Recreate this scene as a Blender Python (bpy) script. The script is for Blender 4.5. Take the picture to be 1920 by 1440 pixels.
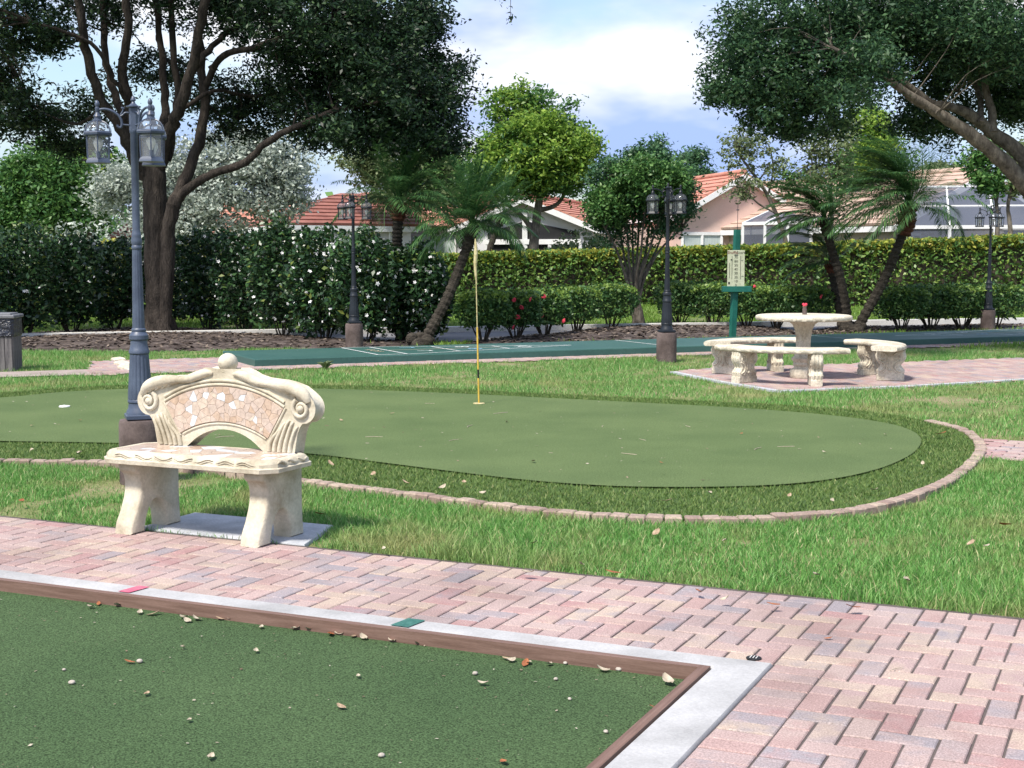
import bpy, math, random
import numpy as np
from mathutils import Vector, Matrix

for o in list(bpy.data.objects):
    bpy.data.objects.remove(o, do_unlink=True)
scene = bpy.context.scene
COL = scene.collection
R = math.radians
random.seed(7)
rng = np.random.default_rng(11)

# ------------------------------------------------------------------ camera
F, CAM_H = 2640.0, 1.55
PITCH = math.atan(238 / F)
cam_d = bpy.data.cameras.new('camera')
cam = bpy.data.objects.new('camera', cam_d)
COL.objects.link(cam)
cam.location = (0, 0, CAM_H)
cam.rotation_euler = (R(90) - PITCH, 0, 0)
cam_d.sensor_width = 36
cam_d.lens = 36 * F / 1920
cam_d.clip_start = 0.05
cam_d.clip_end = 3000
scene.camera = cam

# ------------------------------------------------------------------ sky and sun
SUN_AZ = (-0.60, -0.80)          # horizontal direction towards the sun
SUN_EL = R(56)
world = bpy.data.worlds.new('World')
scene.world = world
world.use_nodes = True
wt = world.node_tree
wt.nodes.clear()
def wn(t, **kw):
    n = wt.nodes.new(t)
    for k, v in kw.items():
        setattr(n, k, v)
    return n
sky = wn('ShaderNodeTexSky', sky_type='NISHITA', sun_disc=False, sun_elevation=SUN_EL,
         sun_rotation=math.atan2(SUN_AZ[0], SUN_AZ[1]), altitude=10, air_density=1.0, dust_density=1.5, ozone_density=1.5)
skym = wn('ShaderNodeVectorMath', operation='SCALE')
skym.inputs['Scale'].default_value = 0.12
wt.links.new(sky.outputs[0], skym.inputs[0])
tc = wn('ShaderNodeTexCoord')
mp = wn('ShaderNodeMapping')
mp.inputs['Scale'].default_value = (1.0, 1.0, 2.6)
mp.inputs['Location'].default_value = (2.3, 0.9, 0.25)
wt.links.new(tc.outputs['Generated'], mp.inputs['Vector'])
n1 = wn('ShaderNodeTexNoise')
n1.inputs['Scale'].default_value = 3.4
n1.inputs['Detail'].default_value = 8
n1.inputs['Roughness'].default_value = 0.52
n1.inputs['Distortion'].default_value = 0.25
wt.links.new(mp.outputs[0], n1.inputs['Vector'])
r1 = wn('ShaderNodeValToRGB')
r1.color_ramp.interpolation = 'EASE'
r1.color_ramp.elements[0].position = 0.40
r1.color_ramp.elements[1].position = 0.60
wt.links.new(n1.outputs['Fac'], r1.inputs['Fac'])
n2 = wn('ShaderNodeTexNoise')
n2.inputs['Scale'].default_value = 4.6
n2.inputs['Detail'].default_value = 5
wt.links.new(mp.outputs[0], n2.inputs['Vector'])
r2 = wn('ShaderNodeValToRGB')
r2.color_ramp.elements[0].position = 0.42
r2.color_ramp.elements[0].color = (0.26, 0.355, 0.60, 1)
r2.color_ramp.elements[1].position = 0.59
r2.color_ramp.elements[1].color = (0.66, 0.67, 0.70, 1)
wt.links.new(n2.outputs['Fac'], r2.inputs['Fac'])
mixs = wn('ShaderNodeMixRGB')
wt.links.new(r1.outputs[0], mixs.inputs['Fac'])
wt.links.new(skym.outputs[0], mixs.inputs['Color1'])
wt.links.new(r2.outputs[0], mixs.inputs['Color2'])
bg = wn('ShaderNodeBackground')
bg.inputs['Strength'].default_value = 1.0
wt.links.new(mixs.outputs[0], bg.inputs['Color'])
wo = wn('ShaderNodeOutputWorld')
wt.links.new(bg.outputs[0], wo.inputs['Surface'])

sd = bpy.data.lights.new('sun', 'SUN')
sd.energy = 3.6
sd.angle = R(7.0)
sd.color = (1.0, 0.93, 0.82)
sun = bpy.data.objects.new('sun', sd)
COL.objects.link(sun)
sv = Vector((SUN_AZ[0] * math.cos(SUN_EL), SUN_AZ[1] * math.cos(SUN_EL), math.sin(SUN_EL)))
sun.rotation_euler = sv.to_track_quat('Z', 'Y').to_euler()
sun.location = (-20, -20, 40)

vs = scene.view_settings
vs.view_transform = 'Standard'
vs.look = 'None'
vs.exposure = 0.85
vs.gamma = 1.0
vs.use_curve_mapping = False
scene.render.engine = 'CYCLES'
scene.cycles.max_bounces = 8
scene.cycles.transparent_max_bounces = 24

# ------------------------------------------------------------------ picture-to-place helpers
CP, SP = math.cos(PITCH), math.sin(PITCH)
def ray(px, py):
    a = (px - 960) / F; b = -(py - 720) / F
    return a, CP + b * SP, -SP + b * CP
def gp(px, py, z=0.0):                      # point on level z
    x, y, d = ray(px, py); t = (z - CAM_H) / d
    return (x * t, y * t)
def p3(px, py, Y):                          # point at distance Y
    x, y, d = ray(px, py); t = Y / y
    return Vector((x * t, Y, CAM_H + d * t))

# ------------------------------------------------------------------ object helpers
def link(o, parent=None):
    COL.objects.link(o)
    if parent is not None:
        o.parent = parent
    return o
def tag(o, label=None, cat=None, group=None, kind=None):
    if label: o['label'] = label
    if cat: o['category'] = cat
    if group: o['group'] = group
    if kind: o['kind'] = kind
    return o
def empty(name, loc, rz=0.0, label=None, cat=None, group=None):
    o = bpy.data.objects.new(name, None)
    o.empty_display_size = 0.1
    o.location = loc
    o.rotation_euler = (0, 0, rz)
    link(o)
    return tag(o, label, cat, group)
def obj(name, me, parent=None, loc=None, rot=None):
    o = bpy.data.objects.new(name, me)
    if loc is not None: o.location = loc
    if rot is not None: o.rotation_euler = rot
    return link(o, parent)

def smooth_by_angle(me, ang=40):
    me.shade_smooth()
    try:
        me.set_sharp_from_angle(angle=R(ang))
    except Exception:
        pass

class MB:
    def __init__(s):
        s.v = []; s.f = []
    def add(s, vs, fs):
        n = len(s.v)
        s.v += [tuple(p) for p in vs]
        s.f += [tuple(i + n for i in f) for f in fs]
        return s
    def box(s, c, d, rz=0.0, ch=0.0):
        x, y, z = d[0] / 2, d[1] / 2, d[2] / 2
        cr, sr = math.cos(rz), math.sin(rz)
        if ch <= 0:
            P = [(-x, -y, -z), (x, -y, -z), (x, y, -z), (-x, y, -z), (-x, -y, z), (x, -y, z), (x, y, z), (-x, y, z)]
            Fc = [(3, 2, 1, 0), (4, 5, 6, 7), (0, 1, 5, 4), (1, 2, 6, 5), (2, 3, 7, 6), (3, 0, 4, 7)]
        else:
            P = []
            for zz, i in ((-z, ch), (-z + ch, 0), (z - ch, 0), (z, ch)):
                P += [(-x + i, -y + i, zz), (x - i, -y + i, zz), (x - i, y - i, zz), (-x + i, y - i, zz)]
            Fc = [(3, 2, 1, 0), (12, 13, 14, 15)]
            for k in range(3):
                b = 4 * k
                Fc += [(b, b + 1, b + 5, b + 4), (b + 1, b + 2, b + 6, b + 5), (b + 2, b + 3, b + 7, b + 6), (b + 3, b, b + 4, b + 7)]
        return s.add([(c[0] + p[0] * cr - p[1] * sr, c[1] + p[0] * sr + p[1] * cr, c[2] + p[2]) for p in P], Fc)
    def prism(s, pts, fn, t0, t1, ch=0.0):
        """extrude a 2-D outline (ccw) between t0 and t1; fn(a, b, t) -> xyz; ch pulls in the rim"""
        n = len(pts)
        def inset(d):
            out = []
            for i in range(n):
                p0 = pts[i - 1]; p1 = pts[i]; p2 = pts[(i + 1) % n]
                e1 = (p1[0] - p0[0], p1[1] - p0[1]); e2 = (p2[0] - p1[0], p2[1] - p1[1])
                l1 = math.hypot(*e1) or 1; l2 = math.hypot(*e2) or 1
                nx = -(e1[1] / l1 + e2[1] / l2); ny = e1[0] / l1 + e2[0] / l2
                l = math.hypot(nx, ny) or 1
                out.append((p1[0] + nx / l * d, p1[1] + ny / l * d))
            return out
        rings = [(t0, pts), (t1, pts)] if ch <= 0 else [(t0, inset(ch)), (t0 + ch * math.copysign(1, t1 - t0), pts), (t1 - ch * math.copysign(1, t1 - t0), pts), (t1, inset(ch))]
        V = []; Fc = []
        for t, q in rings:
            V += [fn(a, b, t) for a, b in q]
        for k in range(len(rings) - 1):
            for i in range(n):
                j = (i + 1) % n
                Fc.append((k * n + i, k * n + j, (k + 1) * n + j, (k + 1) * n + i))
        Fc.append(tuple(reversed(range(n))))
        Fc.append(tuple((len(rings) - 1) * n + i for i in range(n)))
        return s.add(V, Fc)
    def lathe(s, prof, c=(0, 0, 0), seg=24, mod=None, rot=0.0):
        V = []; Fc = []
        for k, (r, z) in enumerate(prof):
            for i in range(seg):
                a = rot + 2 * math.pi * i / seg
                rr = r * (mod(a, z) if mod else 1.0)
                V.append((c[0] + rr * math.cos(a), c[1] + rr * math.sin(a), c[2] + z))
        for k in range(len(prof) - 1):
            for i in range(seg):
                j = (i + 1) % seg
                Fc.append((k * seg + i, k * seg + j, (k + 1) * seg + j, (k + 1) * seg + i))
        Fc.append(tuple(reversed(range(seg))))
        Fc.append(tuple((len(prof) - 1) * seg + i for i in range(seg)))
        return s.add(V, Fc)
    def tube(s, pts, rad, seg=8, cap=True, flat=None):
        pts = [Vector(p) for p in pts]
        n = len(pts)
        if not hasattr(rad, '__len__'): rad = [rad] * n
        V = []; Fc = []
        prev = None
        for i, p in enumerate(pts):
            t = (pts[min(i + 1, n - 1)] - pts[max(i - 1, 0)])
            if t.length < 1e-9: t = Vector((0, 0, 1))
            t.normalize()
            if prev is None:
                a = Vector((0, 0, 1)) if abs(t.z) < 0.9 else Vector((1, 0, 0))
                nx = t.cross(a).normalized()
            else:
                nx = (prev - t * prev.dot(t))
                nx = nx.normalized() if nx.length > 1e-6 else t.orthogonal().normalized()
            prev = nx
            ny = t.cross(nx)
            for k in range(seg):
                an = 2 * math.pi * k / seg
                V.append(p + (nx * math.cos(an) + ny * math.sin(an)) * rad[i])
        for i in range(n - 1):
            for k in range(seg):
                j = (k + 1) % seg
                Fc.append((i * seg + k, i * seg + j, (i + 1) * seg + j, (i + 1) * seg + k))
        if cap:
            Fc.append(tuple(reversed(range(seg))))
            Fc.append(tuple((n - 1) * seg + k for k in range(seg)))
        return s.add(V, Fc)
    def beam(s, p0, p1, w, h):
        """rectangular bar from p0 to p1 (w sideways, h up)"""
        p0 = Vector(p0); p1 = Vector(p1)
        t = (p1 - p0).normalized()
        up = Vector((0, 0, 1)) if abs(t.z) < 0.95 else Vector((0, 1, 0))
        sx = t.cross(up).normalized() * w / 2
        uy = sx.cross(t).normalized() * h / 2
        V = [p + a + b for p in (p0, p1) for a, b in ((-sx, -uy), (sx, -uy), (sx, uy), (-sx, uy))]
        return s.add(V, [(3, 2, 1, 0), (4, 5, 6, 7), (0, 1, 5, 4), (1, 2, 6, 5), (2, 3, 7, 6), (3, 0, 4, 7)])
    def sphere(s, c, r, seg=16, rings=10, sc=(1, 1, 1)):
        V = []; Fc = []
        for i in range(1, rings):
            t = math.pi * i / rings
            for k in range(seg):
                a = 2 * math.pi * k / seg
                V.append((c[0] + r * sc[0] * math.sin(t) * math.cos(a), c[1] + r * sc[1] * math.sin(t) * math.sin(a), c[2] - r * sc[2] * math.cos(t)))
        n = len(V)
        V += [(c[0], c[1], c[2] - r * sc[2]), (c[0], c[1], c[2] + r * sc[2])]
        for i in range(rings - 2):
            for k in range(seg):
                j = (k + 1) % seg
                Fc.append((i * seg + k, i * seg + j, (i + 1) * seg + j, (i + 1) * seg + k))
        for k in range(seg):
            j = (k + 1) % seg
            Fc.append((n, j, k)); Fc.append((n + 1, (rings - 2) * seg + k, (rings - 2) * seg + j))
        return s.add(V, Fc)
    def mesh(s, name, mat, smooth=40):
        me = bpy.data.meshes.new(name)
        me.from_pydata(s.v, [], s.f)
        me.validate()
        me.update()
        if mat: me.materials.append(mat)
        if smooth: smooth_by_angle(me, smooth)
        return me
    def build(s, name, mat, parent=None, smooth=40, loc=None, rot=None):
        return obj(name, s.mesh(name, mat, smooth), parent, loc, rot)

def np_mesh(name, V, k, mat, Fidx=None):
    """mesh of many k-gons from numpy arrays (faces are consecutive vertices unless Fidx is given)"""
    me = bpy.data.meshes.new(name)
    V = np.ascontiguousarray(V, dtype=np.float32).reshape(-1, 3)
    if Fidx is None:
        Fidx = np.arange(len(V), dtype=np.int32)
    Fidx = np.ascontiguousarray(Fidx, dtype=np.int32).ravel()
    nf = len(Fidx) // k
    me.vertices.add(len(V)); me.vertices.foreach_set('co', V.ravel())
    me.loops.add(len(Fidx)); me.loops.foreach_set('vertex_index', Fidx)
    me.polygons.add(nf)
    me.polygons.foreach_set('loop_start', np.arange(0, nf * k, k, dtype=np.int32))
    me.update(calc_edges=True)
    if mat: me.materials.append(mat)
    return me

def catmull(pts, per=6, closed=False):
    P = [Vector(p) for p in pts]
    n = len(P); out = []
    rg = range(n) if closed else range(n - 1)
    for i in rg:
        if closed:
            a, b, c, d = P[(i - 1) % n], P[i], P[(i + 1) % n], P[(i + 2) % n]
        else:
            a, b, c, d = P[max(i - 1, 0)], P[i], P[i + 1], P[min(i + 2, n - 1)]
        for k in range(per):
            t = k / per
            out.append(0.5 * ((2 * b) + (c - a) * t + (2 * a - 5 * b + 4 * c - d) * t * t + (3 * b - a - 3 * c + d) * t ** 3))
    if not closed: out.append(P[-1])
    return out

def in_poly(x, y, poly):
    x = np.asarray(x); y = np.asarray(y)
    ins = np.zeros(x.shape, bool)
    n = len(poly)
    for i in range(n):
        x0, y0 = poly[i][0], poly[i][1]; x1, y1 = poly[(i + 1) % n][0], poly[(i + 1) % n][1]
        if y0 == y1: continue
        c = ((y0 > y) != (y1 > y)) & (x < (x1 - x0) * (y - y0) / (y1 - y0) + x0)
        ins ^= c
    return ins

# ------------------------------------------------------------------ materials
def newmat(name):
    m = bpy.data.materials.new(name)
    m.use_nodes = True
    nt = m.node_tree
    b = nt.nodes['Principled BSDF']
    return m, nt, b
def ramp(nt, stops, interp='LINEAR'):
    r = nt.nodes.new('ShaderNodeValToRGB')
    r.color_ramp.interpolation = interp
    e = r.color_ramp.elements
    while len(e) < len(stops): e.new(0.5)
    for el, (p, c) in zip(e, stops):
        el.position = p; el.color = (*c, 1) if len(c) == 3 else c
    return r
def noise(nt, scale, detail=4, rough=0.55, coord='Object', vec=None, sc=None):
    n = nt.nodes.new('ShaderNodeTexNoise')
    n.inputs['Scale'].default_value = scale
    n.inputs['Detail'].default_value = detail
    n.inputs['Roughness'].default_value = rough
    if vec is None:
        t = nt.nodes.new('ShaderNodeTexCoord'); vec = t.outputs[coord]
    if sc:
        mpn = nt.nodes.new('ShaderNodeMapping'); mpn.inputs['Scale'].default_value = sc
        nt.links.new(vec, mpn.inputs['Vector']); vec = mpn.outputs[0]
    nt.links.new(vec, n.inputs['Vector'])
    return n
def mixc(nt, a, b, fac, mode='MIX'):
    m = nt.nodes.new('ShaderNodeMixRGB'); m.blend_type = mode
    for s, val in (('Color1', a), ('Color2', b), ('Fac', fac)):
        if hasattr(val, 'is_linked'): nt.links.new(val, m.inputs[s])
        elif s == 'Fac': m.inputs[s].default_value = val
        else: m.inputs[s].default_value = (*val, 1)
    return m
def bump(nt, b, h, strength=0.3, dist=0.01):
    n = nt.nodes.new('ShaderNodeBump')
    n.inputs['Strength'].default_value = strength
    n.inputs['Distance'].default_value = dist
    nt.links.new(h, n.inputs['Height'])
    nt.links.new(n.outputs[0], b.inputs['Normal'])
def surf(name, c1, c2, scale=6, rough=0.8, c3=None, fine=60, bstr=0.3, bdist=0.01, sc=None, spec=0.3, fine_amt=0.25, metallic=0.0, lo=0.35, hi=0.65):
    """two or three tones by a broad noise, speckled by a fine one, with fine relief"""
    m, nt, b = newmat(name)
    n = noise(nt, scale, 5, sc=sc)
    st = [(lo, c1), (hi, c2)] if c3 is None else [(lo, c1), (0.5, c2), (hi, c3)]
    r = ramp(nt, st); nt.links.new(n.outputs['Fac'], r.inputs['Fac'])
    f = noise(nt, fine, 3, 0.7, sc=sc)
    fr = ramp(nt, [(0.3, (1 - fine_amt,) * 3), (0.7, (1 + fine_amt * 0.6,) * 3)])
    nt.links.new(f.outputs['Fac'], fr.inputs['Fac'])
    mm = mixc(nt, r.outputs[0], fr.outputs[0], 1.0, 'MULTIPLY')
    nt.links.new(mm.outputs[0], b.inputs['Base Color'])
    b.inputs['Roughness'].default_value = rough
    b.inputs['Specular IOR Level'].default_value = spec
    b.inputs['Metallic'].default_value = metallic
    if bstr: bump(nt, b, f.outputs['Fac'], bstr, bdist)
    return m
def leafmat(name, stops, trans=0.3, rough=0.45, spec=0.35, patch=None):
    m, nt, b = newmat(name)
    g = nt.nodes.new('ShaderNodeNewGeometry')
    r = ramp(nt, stops)
    nt.links.new(g.outputs['Random Per Island'], r.inputs['Fac'])
    colr = r.outputs[0]
    if patch:
        pc, psc, lo, hi = patch
        n = noise(nt, psc, 4, 0.6)
        pr = ramp(nt, [(lo, (0, 0, 0)), (hi, (1, 1, 1))]); nt.links.new(n.outputs['Fac'], pr.inputs['Fac'])
        colr = mixc(nt, colr, pc, pr.outputs[0]).outputs[0]
    nt.links.new(colr, b.inputs['Base Color'])
    b.inputs['Roughness'].default_value = rough
    b.inputs['Specular IOR Level'].default_value = spec
    t = nt.nodes.new('ShaderNodeBsdfTranslucent')
    nt.links.new(colr, t.inputs['Color'])
    mx = nt.nodes.new('ShaderNodeMixShader'); mx.inputs[0].default_value = trans
    nt.links.new(b.outputs[0], mx.inputs[1]); nt.links.new(t.outputs[0], mx.inputs[2])
    nt.links.new(mx.outputs[0], nt.nodes['Material Output'].inputs['Surface'])
    return m

M = {}
M['soil'] = surf('soil_and_thatch', (0.10, 0.145, 0.042), (0.165, 0.185, 0.07), 1.2, 0.95, c3=(0.25, 0.22, 0.125), fine=45, fine_amt=0.45, bstr=0.5, bdist=0.02)
M['carpet'] = surf('court_carpet', (0.066, 0.118, 0.050), (0.092, 0.152, 0.066), 1.1, 0.95, fine=125, fine_amt=0.85, bstr=1.0, bdist=0.012, spec=0.15, lo=0.3, hi=0.7)
M['putting'] = surf('putting_turf', (0.092, 0.138, 0.056), (0.128, 0.178, 0.074), 0.9, 0.95, fine=95, fine_amt=0.55, bstr=0.9, bdist=0.008, spec=0.12, lo=0.3, hi=0.7)
M['fringe_base'] = surf('fringe_backing', (0.045, 0.085, 0.022), (0.065, 0.11, 0.03), 3, 0.95)
M['sand'] = surf('joint_sand', (0.075, 0.062, 0.060), (0.125, 0.105, 0.10), 5, 0.95, fine=200)
M['concrete'] = surf('curb_concrete', (0.30, 0.30, 0.305), (0.45, 0.45, 0.46), 2.4, 0.9, fine=90, fine_amt=0.14, bstr=0.3, bdist=0.004)
M['slab'] = surf('slab_concrete', (0.34, 0.36, 0.39), (0.50, 0.515, 0.55), 5, 0.9, fine=70, fine_amt=0.2, bstr=0.35, bdist=0.004)
M['castoff'] = surf('cream_cast_stone', (0.33, 0.285, 0.205), (0.54, 0.49, 0.39), 5.5, 0.85, c3=(0.61, 0.565, 0.475), fine=55, fine_amt=0.16, bstr=0.45, bdist=0.006, lo=0.28, hi=0.7)
M['cast2'] = surf('weathered_cast_stone', (0.38, 0.33, 0.255), (0.58, 0.53, 0.43), 5, 0.9, c3=(0.66, 0.615, 0.52), fine=40, fine_amt=0.25, bstr=0.6, bdist=0.01, lo=0.28, hi=0.68)
M['board'] = surf('brown_composite_board', (0.135, 0.080, 0.062), (0.205, 0.128, 0.104), 4, 0.6, fine=60, fine_amt=0.25, sc=(1.0, 18, 18), bstr=0.2, bdist=0.003)
M['lamp'] = surf('grey_blue_lamp_paint', (0.040, 0.054, 0.092), (0.076, 0.100, 0.152), 5, 0.42, fine=80, fine_amt=0.12, spec=0.5, bstr=0.1, bdist=0.002)
M['lamp_dark'] = surf('black_lamp_paint', (0.008, 0.011, 0.017), (0.018, 0.023, 0.032), 5, 0.45, fine=80, fine_amt=0.12, spec=0.35, bstr=0.1, bdist=0.002)
M['pier'] = surf('stained_pier', (0.075, 0.056, 0.052), (0.15, 0.115, 0.11), 5, 0.85, fine=50, fine_amt=0.25, bstr=0.3)
M['bulb'] = surf('white_bulb', (0.80, 0.76, 0.66), (0.85, 0.82, 0.74), 3, 0.3, bstr=0)
M['court'] = surf('court_paint', (0.028, 0.088, 0.075), (0.045, 0.115, 0.10), 0.6, 0.5, fine=25, fine_amt=0.15, bstr=0.05, spec=0.4)
M['line'] = surf('white_court_paint', (0.62, 0.66, 0.66), (0.72, 0.75, 0.75), 8, 0.7, bstr=0)
M['numeral_blue'] = surf('blue_court_paint', (0.20, 0.40, 0.58), (0.28, 0.48, 0.64), 8, 0.7, bstr=0)
M['numeral_tan'] = surf('tan_court_paint', (0.45, 0.36, 0.24), (0.50, 0.42, 0.30), 8, 0.7, bstr=0)
M['mulch'] = surf('bark_mulch', (0.035, 0.027, 0.024), (0.085, 0.066, 0.060), 3, 0.95, c3=(0.135, 0.11, 0.10), fine=22, fine_amt=0.5, bstr=0.8, bdist=0.03)
M['chips'] = leafmat('mulch_chips', [(0, (0.03, 0.022, 0.018)), (0.5, (0.085, 0.066, 0.055)), (1, (0.22, 0.18, 0.15))], trans=0, rough=0.9, spec=0.1)
M['road'] = surf('worn_asphalt', (0.17, 0.17, 0.185), (0.23, 0.23, 0.245), 0.8, 0.9, fine=40, fine_amt=0.15)
M['kerb'] = surf('pale_kerb', (0.55, 0.54, 0.52), (0.66, 0.65, 0.62), 2, 0.9)
M['bark'] = surf('oak_bark', (0.026, 0.021, 0.018), (0.068, 0.055, 0.046), 4, 0.95, fine=14, fine_amt=0.5, sc=(2.2, 2.2, 0.5), bstr=1.0, bdist=0.05)
M['bark_pale'] = surf('pale_bark', (0.075, 0.064, 0.053), (0.20, 0.175, 0.145), 5, 0.95, fine=14, fine_amt=0.4, sc=(2, 2, 0.7), bstr=0.7, bdist=0.03)
M['palm_bark'] = surf('palm_bark', (0.030, 0.025, 0.020), (0.078, 0.068, 0.055), 6, 0.95, fine=18, fine_amt=0.5, sc=(1, 1, 4), bstr=1.0, bdist=0.04)
M['palm_red'] = surf('red_brown_palm_fibre', (0.07, 0.025, 0.016), (0.17, 0.065, 0.04), 8, 0.95, fine=24, fine_amt=0.5, bstr=1.0, bdist=0.04)
M['oak'] = leafmat('dark_oak_leaves', [(0, (0.007, 0.018, 0.010)), (0.5, (0.014, 0.036, 0.017)), (0.85, (0.030, 0.072, 0.028)), (1, (0.075, 0.125, 0.048))], trans=0.2, rough=0.45, spec=0.28)
M['oak2'] = leafmat('oak_leaves', [(0, (0.012, 0.036, 0.019)), (0.5, (0.030, 0.080, 0.036)), (1, (0.085, 0.165, 0.065))], trans=0.25, rough=0.45, spec=0.3)
M['lime'] = leafmat('yellow_green_leaves', [(0, (0.085, 0.185, 0.030)), (0.5, (0.190, 0.330, 0.050)), (1, (0.350, 0.480, 0.090))], trans=0.4)
M['midgreen'] = leafmat('mid_green_leaves', [(0, (0.036, 0.108, 0.030)), (0.5, (0.075, 0.185, 0.050)), (1, (0.150, 0.280, 0.075))], trans=0.3)
M['bluegreen'] = leafmat('blue_green_leaves', [(0, (0.020, 0.060, 0.032)), (0.5, (0.060, 0.145, 0.068)), (1, (0.115, 0.23, 0.10))], trans=0.25)
M['olive'] = leafmat('pale_olive_leaves', [(0, (0.085, 0.125, 0.06)), (0.5, (0.16, 0.215, 0.10)), (1, (0.28, 0.33, 0.16))], trans=0.35)
M['silver'] = leafmat('silver_leaves', [(0, (0.25, 0.305, 0.265)), (0.5, (0.40, 0.455, 0.40)), (1, (0.58, 0.63, 0.58))], trans=0.25, rough=0.6)
M['hedge'] = leafmat('hedge_leaves', [(0, (0.045, 0.115, 0.030)), (0.55, (0.105, 0.205, 0.045)), (1, (0.23, 0.32, 0.07))], trans=0.22)
M['newgrowth'] = leafmat('yellow_new_growth', [(0, (0.18, 0.25, 0.036)), (0.5, (0.34, 0.38, 0.06)), (1, (0.48, 0.42, 0.09))], trans=0.35)
M['shrub'] = leafmat('shrub_leaves', [(0, (0.026, 0.075, 0.026)), (0.6, (0.060, 0.145, 0.042)), (1, (0.15, 0.25, 0.07))], trans=0.2)
M['shrubtop'] = leafmat('shrub_new_leaves', [(0, (0.11, 0.21, 0.042)), (1, (0.25, 0.36, 0.075))], trans=0.3)
M['jasmine'] = leafmat('glossy_dark_leaves', [(0, (0.012, 0.036, 0.016)), (0.6, (0.028, 0.074, 0.028)), (0.92, (0.06, 0.135, 0.042)), (1, (0.16, 0.19, 0.04))], trans=0.15, rough=0.35, spec=0.5)
M['palm'] = leafmat('palm_leaflets', [(0, (0.028, 0.085, 0.030)), (0.5, (0.052, 0.140, 0.050)), (1, (0.12, 0.225, 0.07))], trans=0.3)
M['petal'] = surf('white_petals', (0.80, 0.80, 0.82), (0.86, 0.86, 0.86), 20, 0.6, bstr=0)
M['red_petal'] = surf('red_petals', (0.55, 0.035, 0.075), (0.70, 0.07, 0.11), 20, 0.6, bstr=0)
M['stem'] = surf('bare_stems', (0.035, 0.028, 0.022), (0.085, 0.07, 0.055), 8, 0.95)
M['grass'] = leafmat('lawn_blades', [(0, (0.075, 0.205, 0.045)), (0.5, (0.130, 0.330, 0.068)), (0.86, (0.24, 0.43, 0.13)), (1, (0.55, 0.50, 0.28))], trans=0.35, rough=0.5, patch=((0.36, 0.34, 0.15), 0.9, 0.50, 0.74))
M['grass_far'] = leafmat('far_lawn_blades', [(0, (0.10, 0.20, 0.032)), (0.6, (0.165, 0.30, 0.045)), (1, (0.25, 0.37, 0.075))], trans=0.35, patch=((0.20, 0.22, 0.07), 0.5, 0.52, 0.75))
M['fringe'] = leafmat('fringe_turf_blades', [(0, (0.062, 0.125, 0.024)), (0.6, (0.105, 0.180, 0.036)), (0.93, (0.165, 0.225, 0.062)), (1, (0.32, 0.31, 0.14))], trans=0.15, rough=0.6)
M['pink_wall'] = surf('pink_stucco', (0.60, 0.44, 0.39), (0.66, 0.49, 0.43), 0.8, 0.95, fine=20, fine_amt=0.06, bstr=0.15)
M['beige_wall'] = surf('beige_stucco', (0.42, 0.37, 0.33), (0.50, 0.44, 0.39), 0.8, 0.95, fine=20, fine_amt=0.06, bstr=0.15)
M['white_wall'] = surf('off_white_stucco', (0.60, 0.61, 0.65), (0.68, 0.68, 0.71), 0.8, 0.95, fine=20, fine_amt=0.05, bstr=0.15)
M['trim'] = surf('white_trim', (0.72, 0.73, 0.75), (0.78, 0.79, 0.80), 2, 0.5, bstr=0)
M['terracotta'] = surf('orange_roof_tile', (0.42, 0.185, 0.135), (0.53, 0.255, 0.195), 1.2, 0.85, fine=12, fine_amt=0.2, bstr=0.3, bdist=0.03)
M['redtile'] = surf('dark_red_roof_tile', (0.21, 0.080, 0.064), (0.29, 0.125, 0.10), 1.2, 0.85, fine=12, fine_amt=0.2, bstr=0.3, bdist=0.03)
M['tantile'] = surf('tan_roof_tile', (0.40, 0.29, 0.235), (0.52, 0.39, 0.325), 1.2, 0.9, fine=12, fine_amt=0.2, bstr=0.3, bdist=0.03)
M['porch_shade'] = surf('painted_porch_shade', (0.012, 0.013, 0.016), (0.02, 0.021, 0.024), 2, 0.7, bstr=0)  # shade inside the porch, put into one dark colour
M['blind'] = surf('window_blind', (0.42, 0.50, 0.50), (0.55, 0.62, 0.62), 3, 0.4, sc=(14, 14, 0.5), bstr=0, spec=0.6)
M['bin_wood'] = surf('grey_weathered_wood', (0.085, 0.080, 0.085), (0.19, 0.18, 0.18), 5, 0.9, fine=30, fine_amt=0.35, sc=(6, 6, 0.6), bstr=0.4)
M['bin_lid'] = surf('grey_plastic_lid', (0.12, 0.125, 0.14), (0.18, 0.185, 0.20), 5, 0.5, bstr=0.1)
M['bag'] = surf('black_bin_bag', (0.008, 0.010, 0.018), (0.02, 0.025, 0.045), 8, 0.3, fine=14, fine_amt=0.3, bstr=1.0, bdist=0.05, spec=0.6)
M['green_paint'] = surf('teal_green_paint', (0.010, 0.105, 0.085), (0.018, 0.14, 0.11), 4, 0.5, bstr=0.1)
M['score_panel'] = surf('faded_score_panel', (0.42, 0.45, 0.33), (0.52, 0.54, 0.41), 9, 0.7, bstr=0)
M['ink'] = surf('black_print', (0.012, 0.012, 0.014), (0.02, 0.02, 0.02), 5, 0.6, bstr=0)
M['ink_red'] = surf('dark_red_print', (0.14, 0.012, 0.02), (0.18, 0.02, 0.03), 5, 0.6, bstr=0)
M['yellow'] = surf('yellow_pin_paint', (0.56, 0.37, 0.06), (0.62, 0.43, 0.09), 8, 0.45, bstr=0)
M['flag'] = surf('faded_yellow_flag', (0.42, 0.35, 0.17), (0.54, 0.48, 0.28), 10, 0.8, fine=40, bstr=0.4)
M['cup'] = surf('white_cup', (0.76, 0.77, 0.76), (0.8, 0.8, 0.8), 5, 0.4, bstr=0)
M['dryleaf'] = surf('dry_leaf', (0.25, 0.17, 0.11), (0.42, 0.32, 0.225), 14, 0.8, bstr=0.2)
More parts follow.
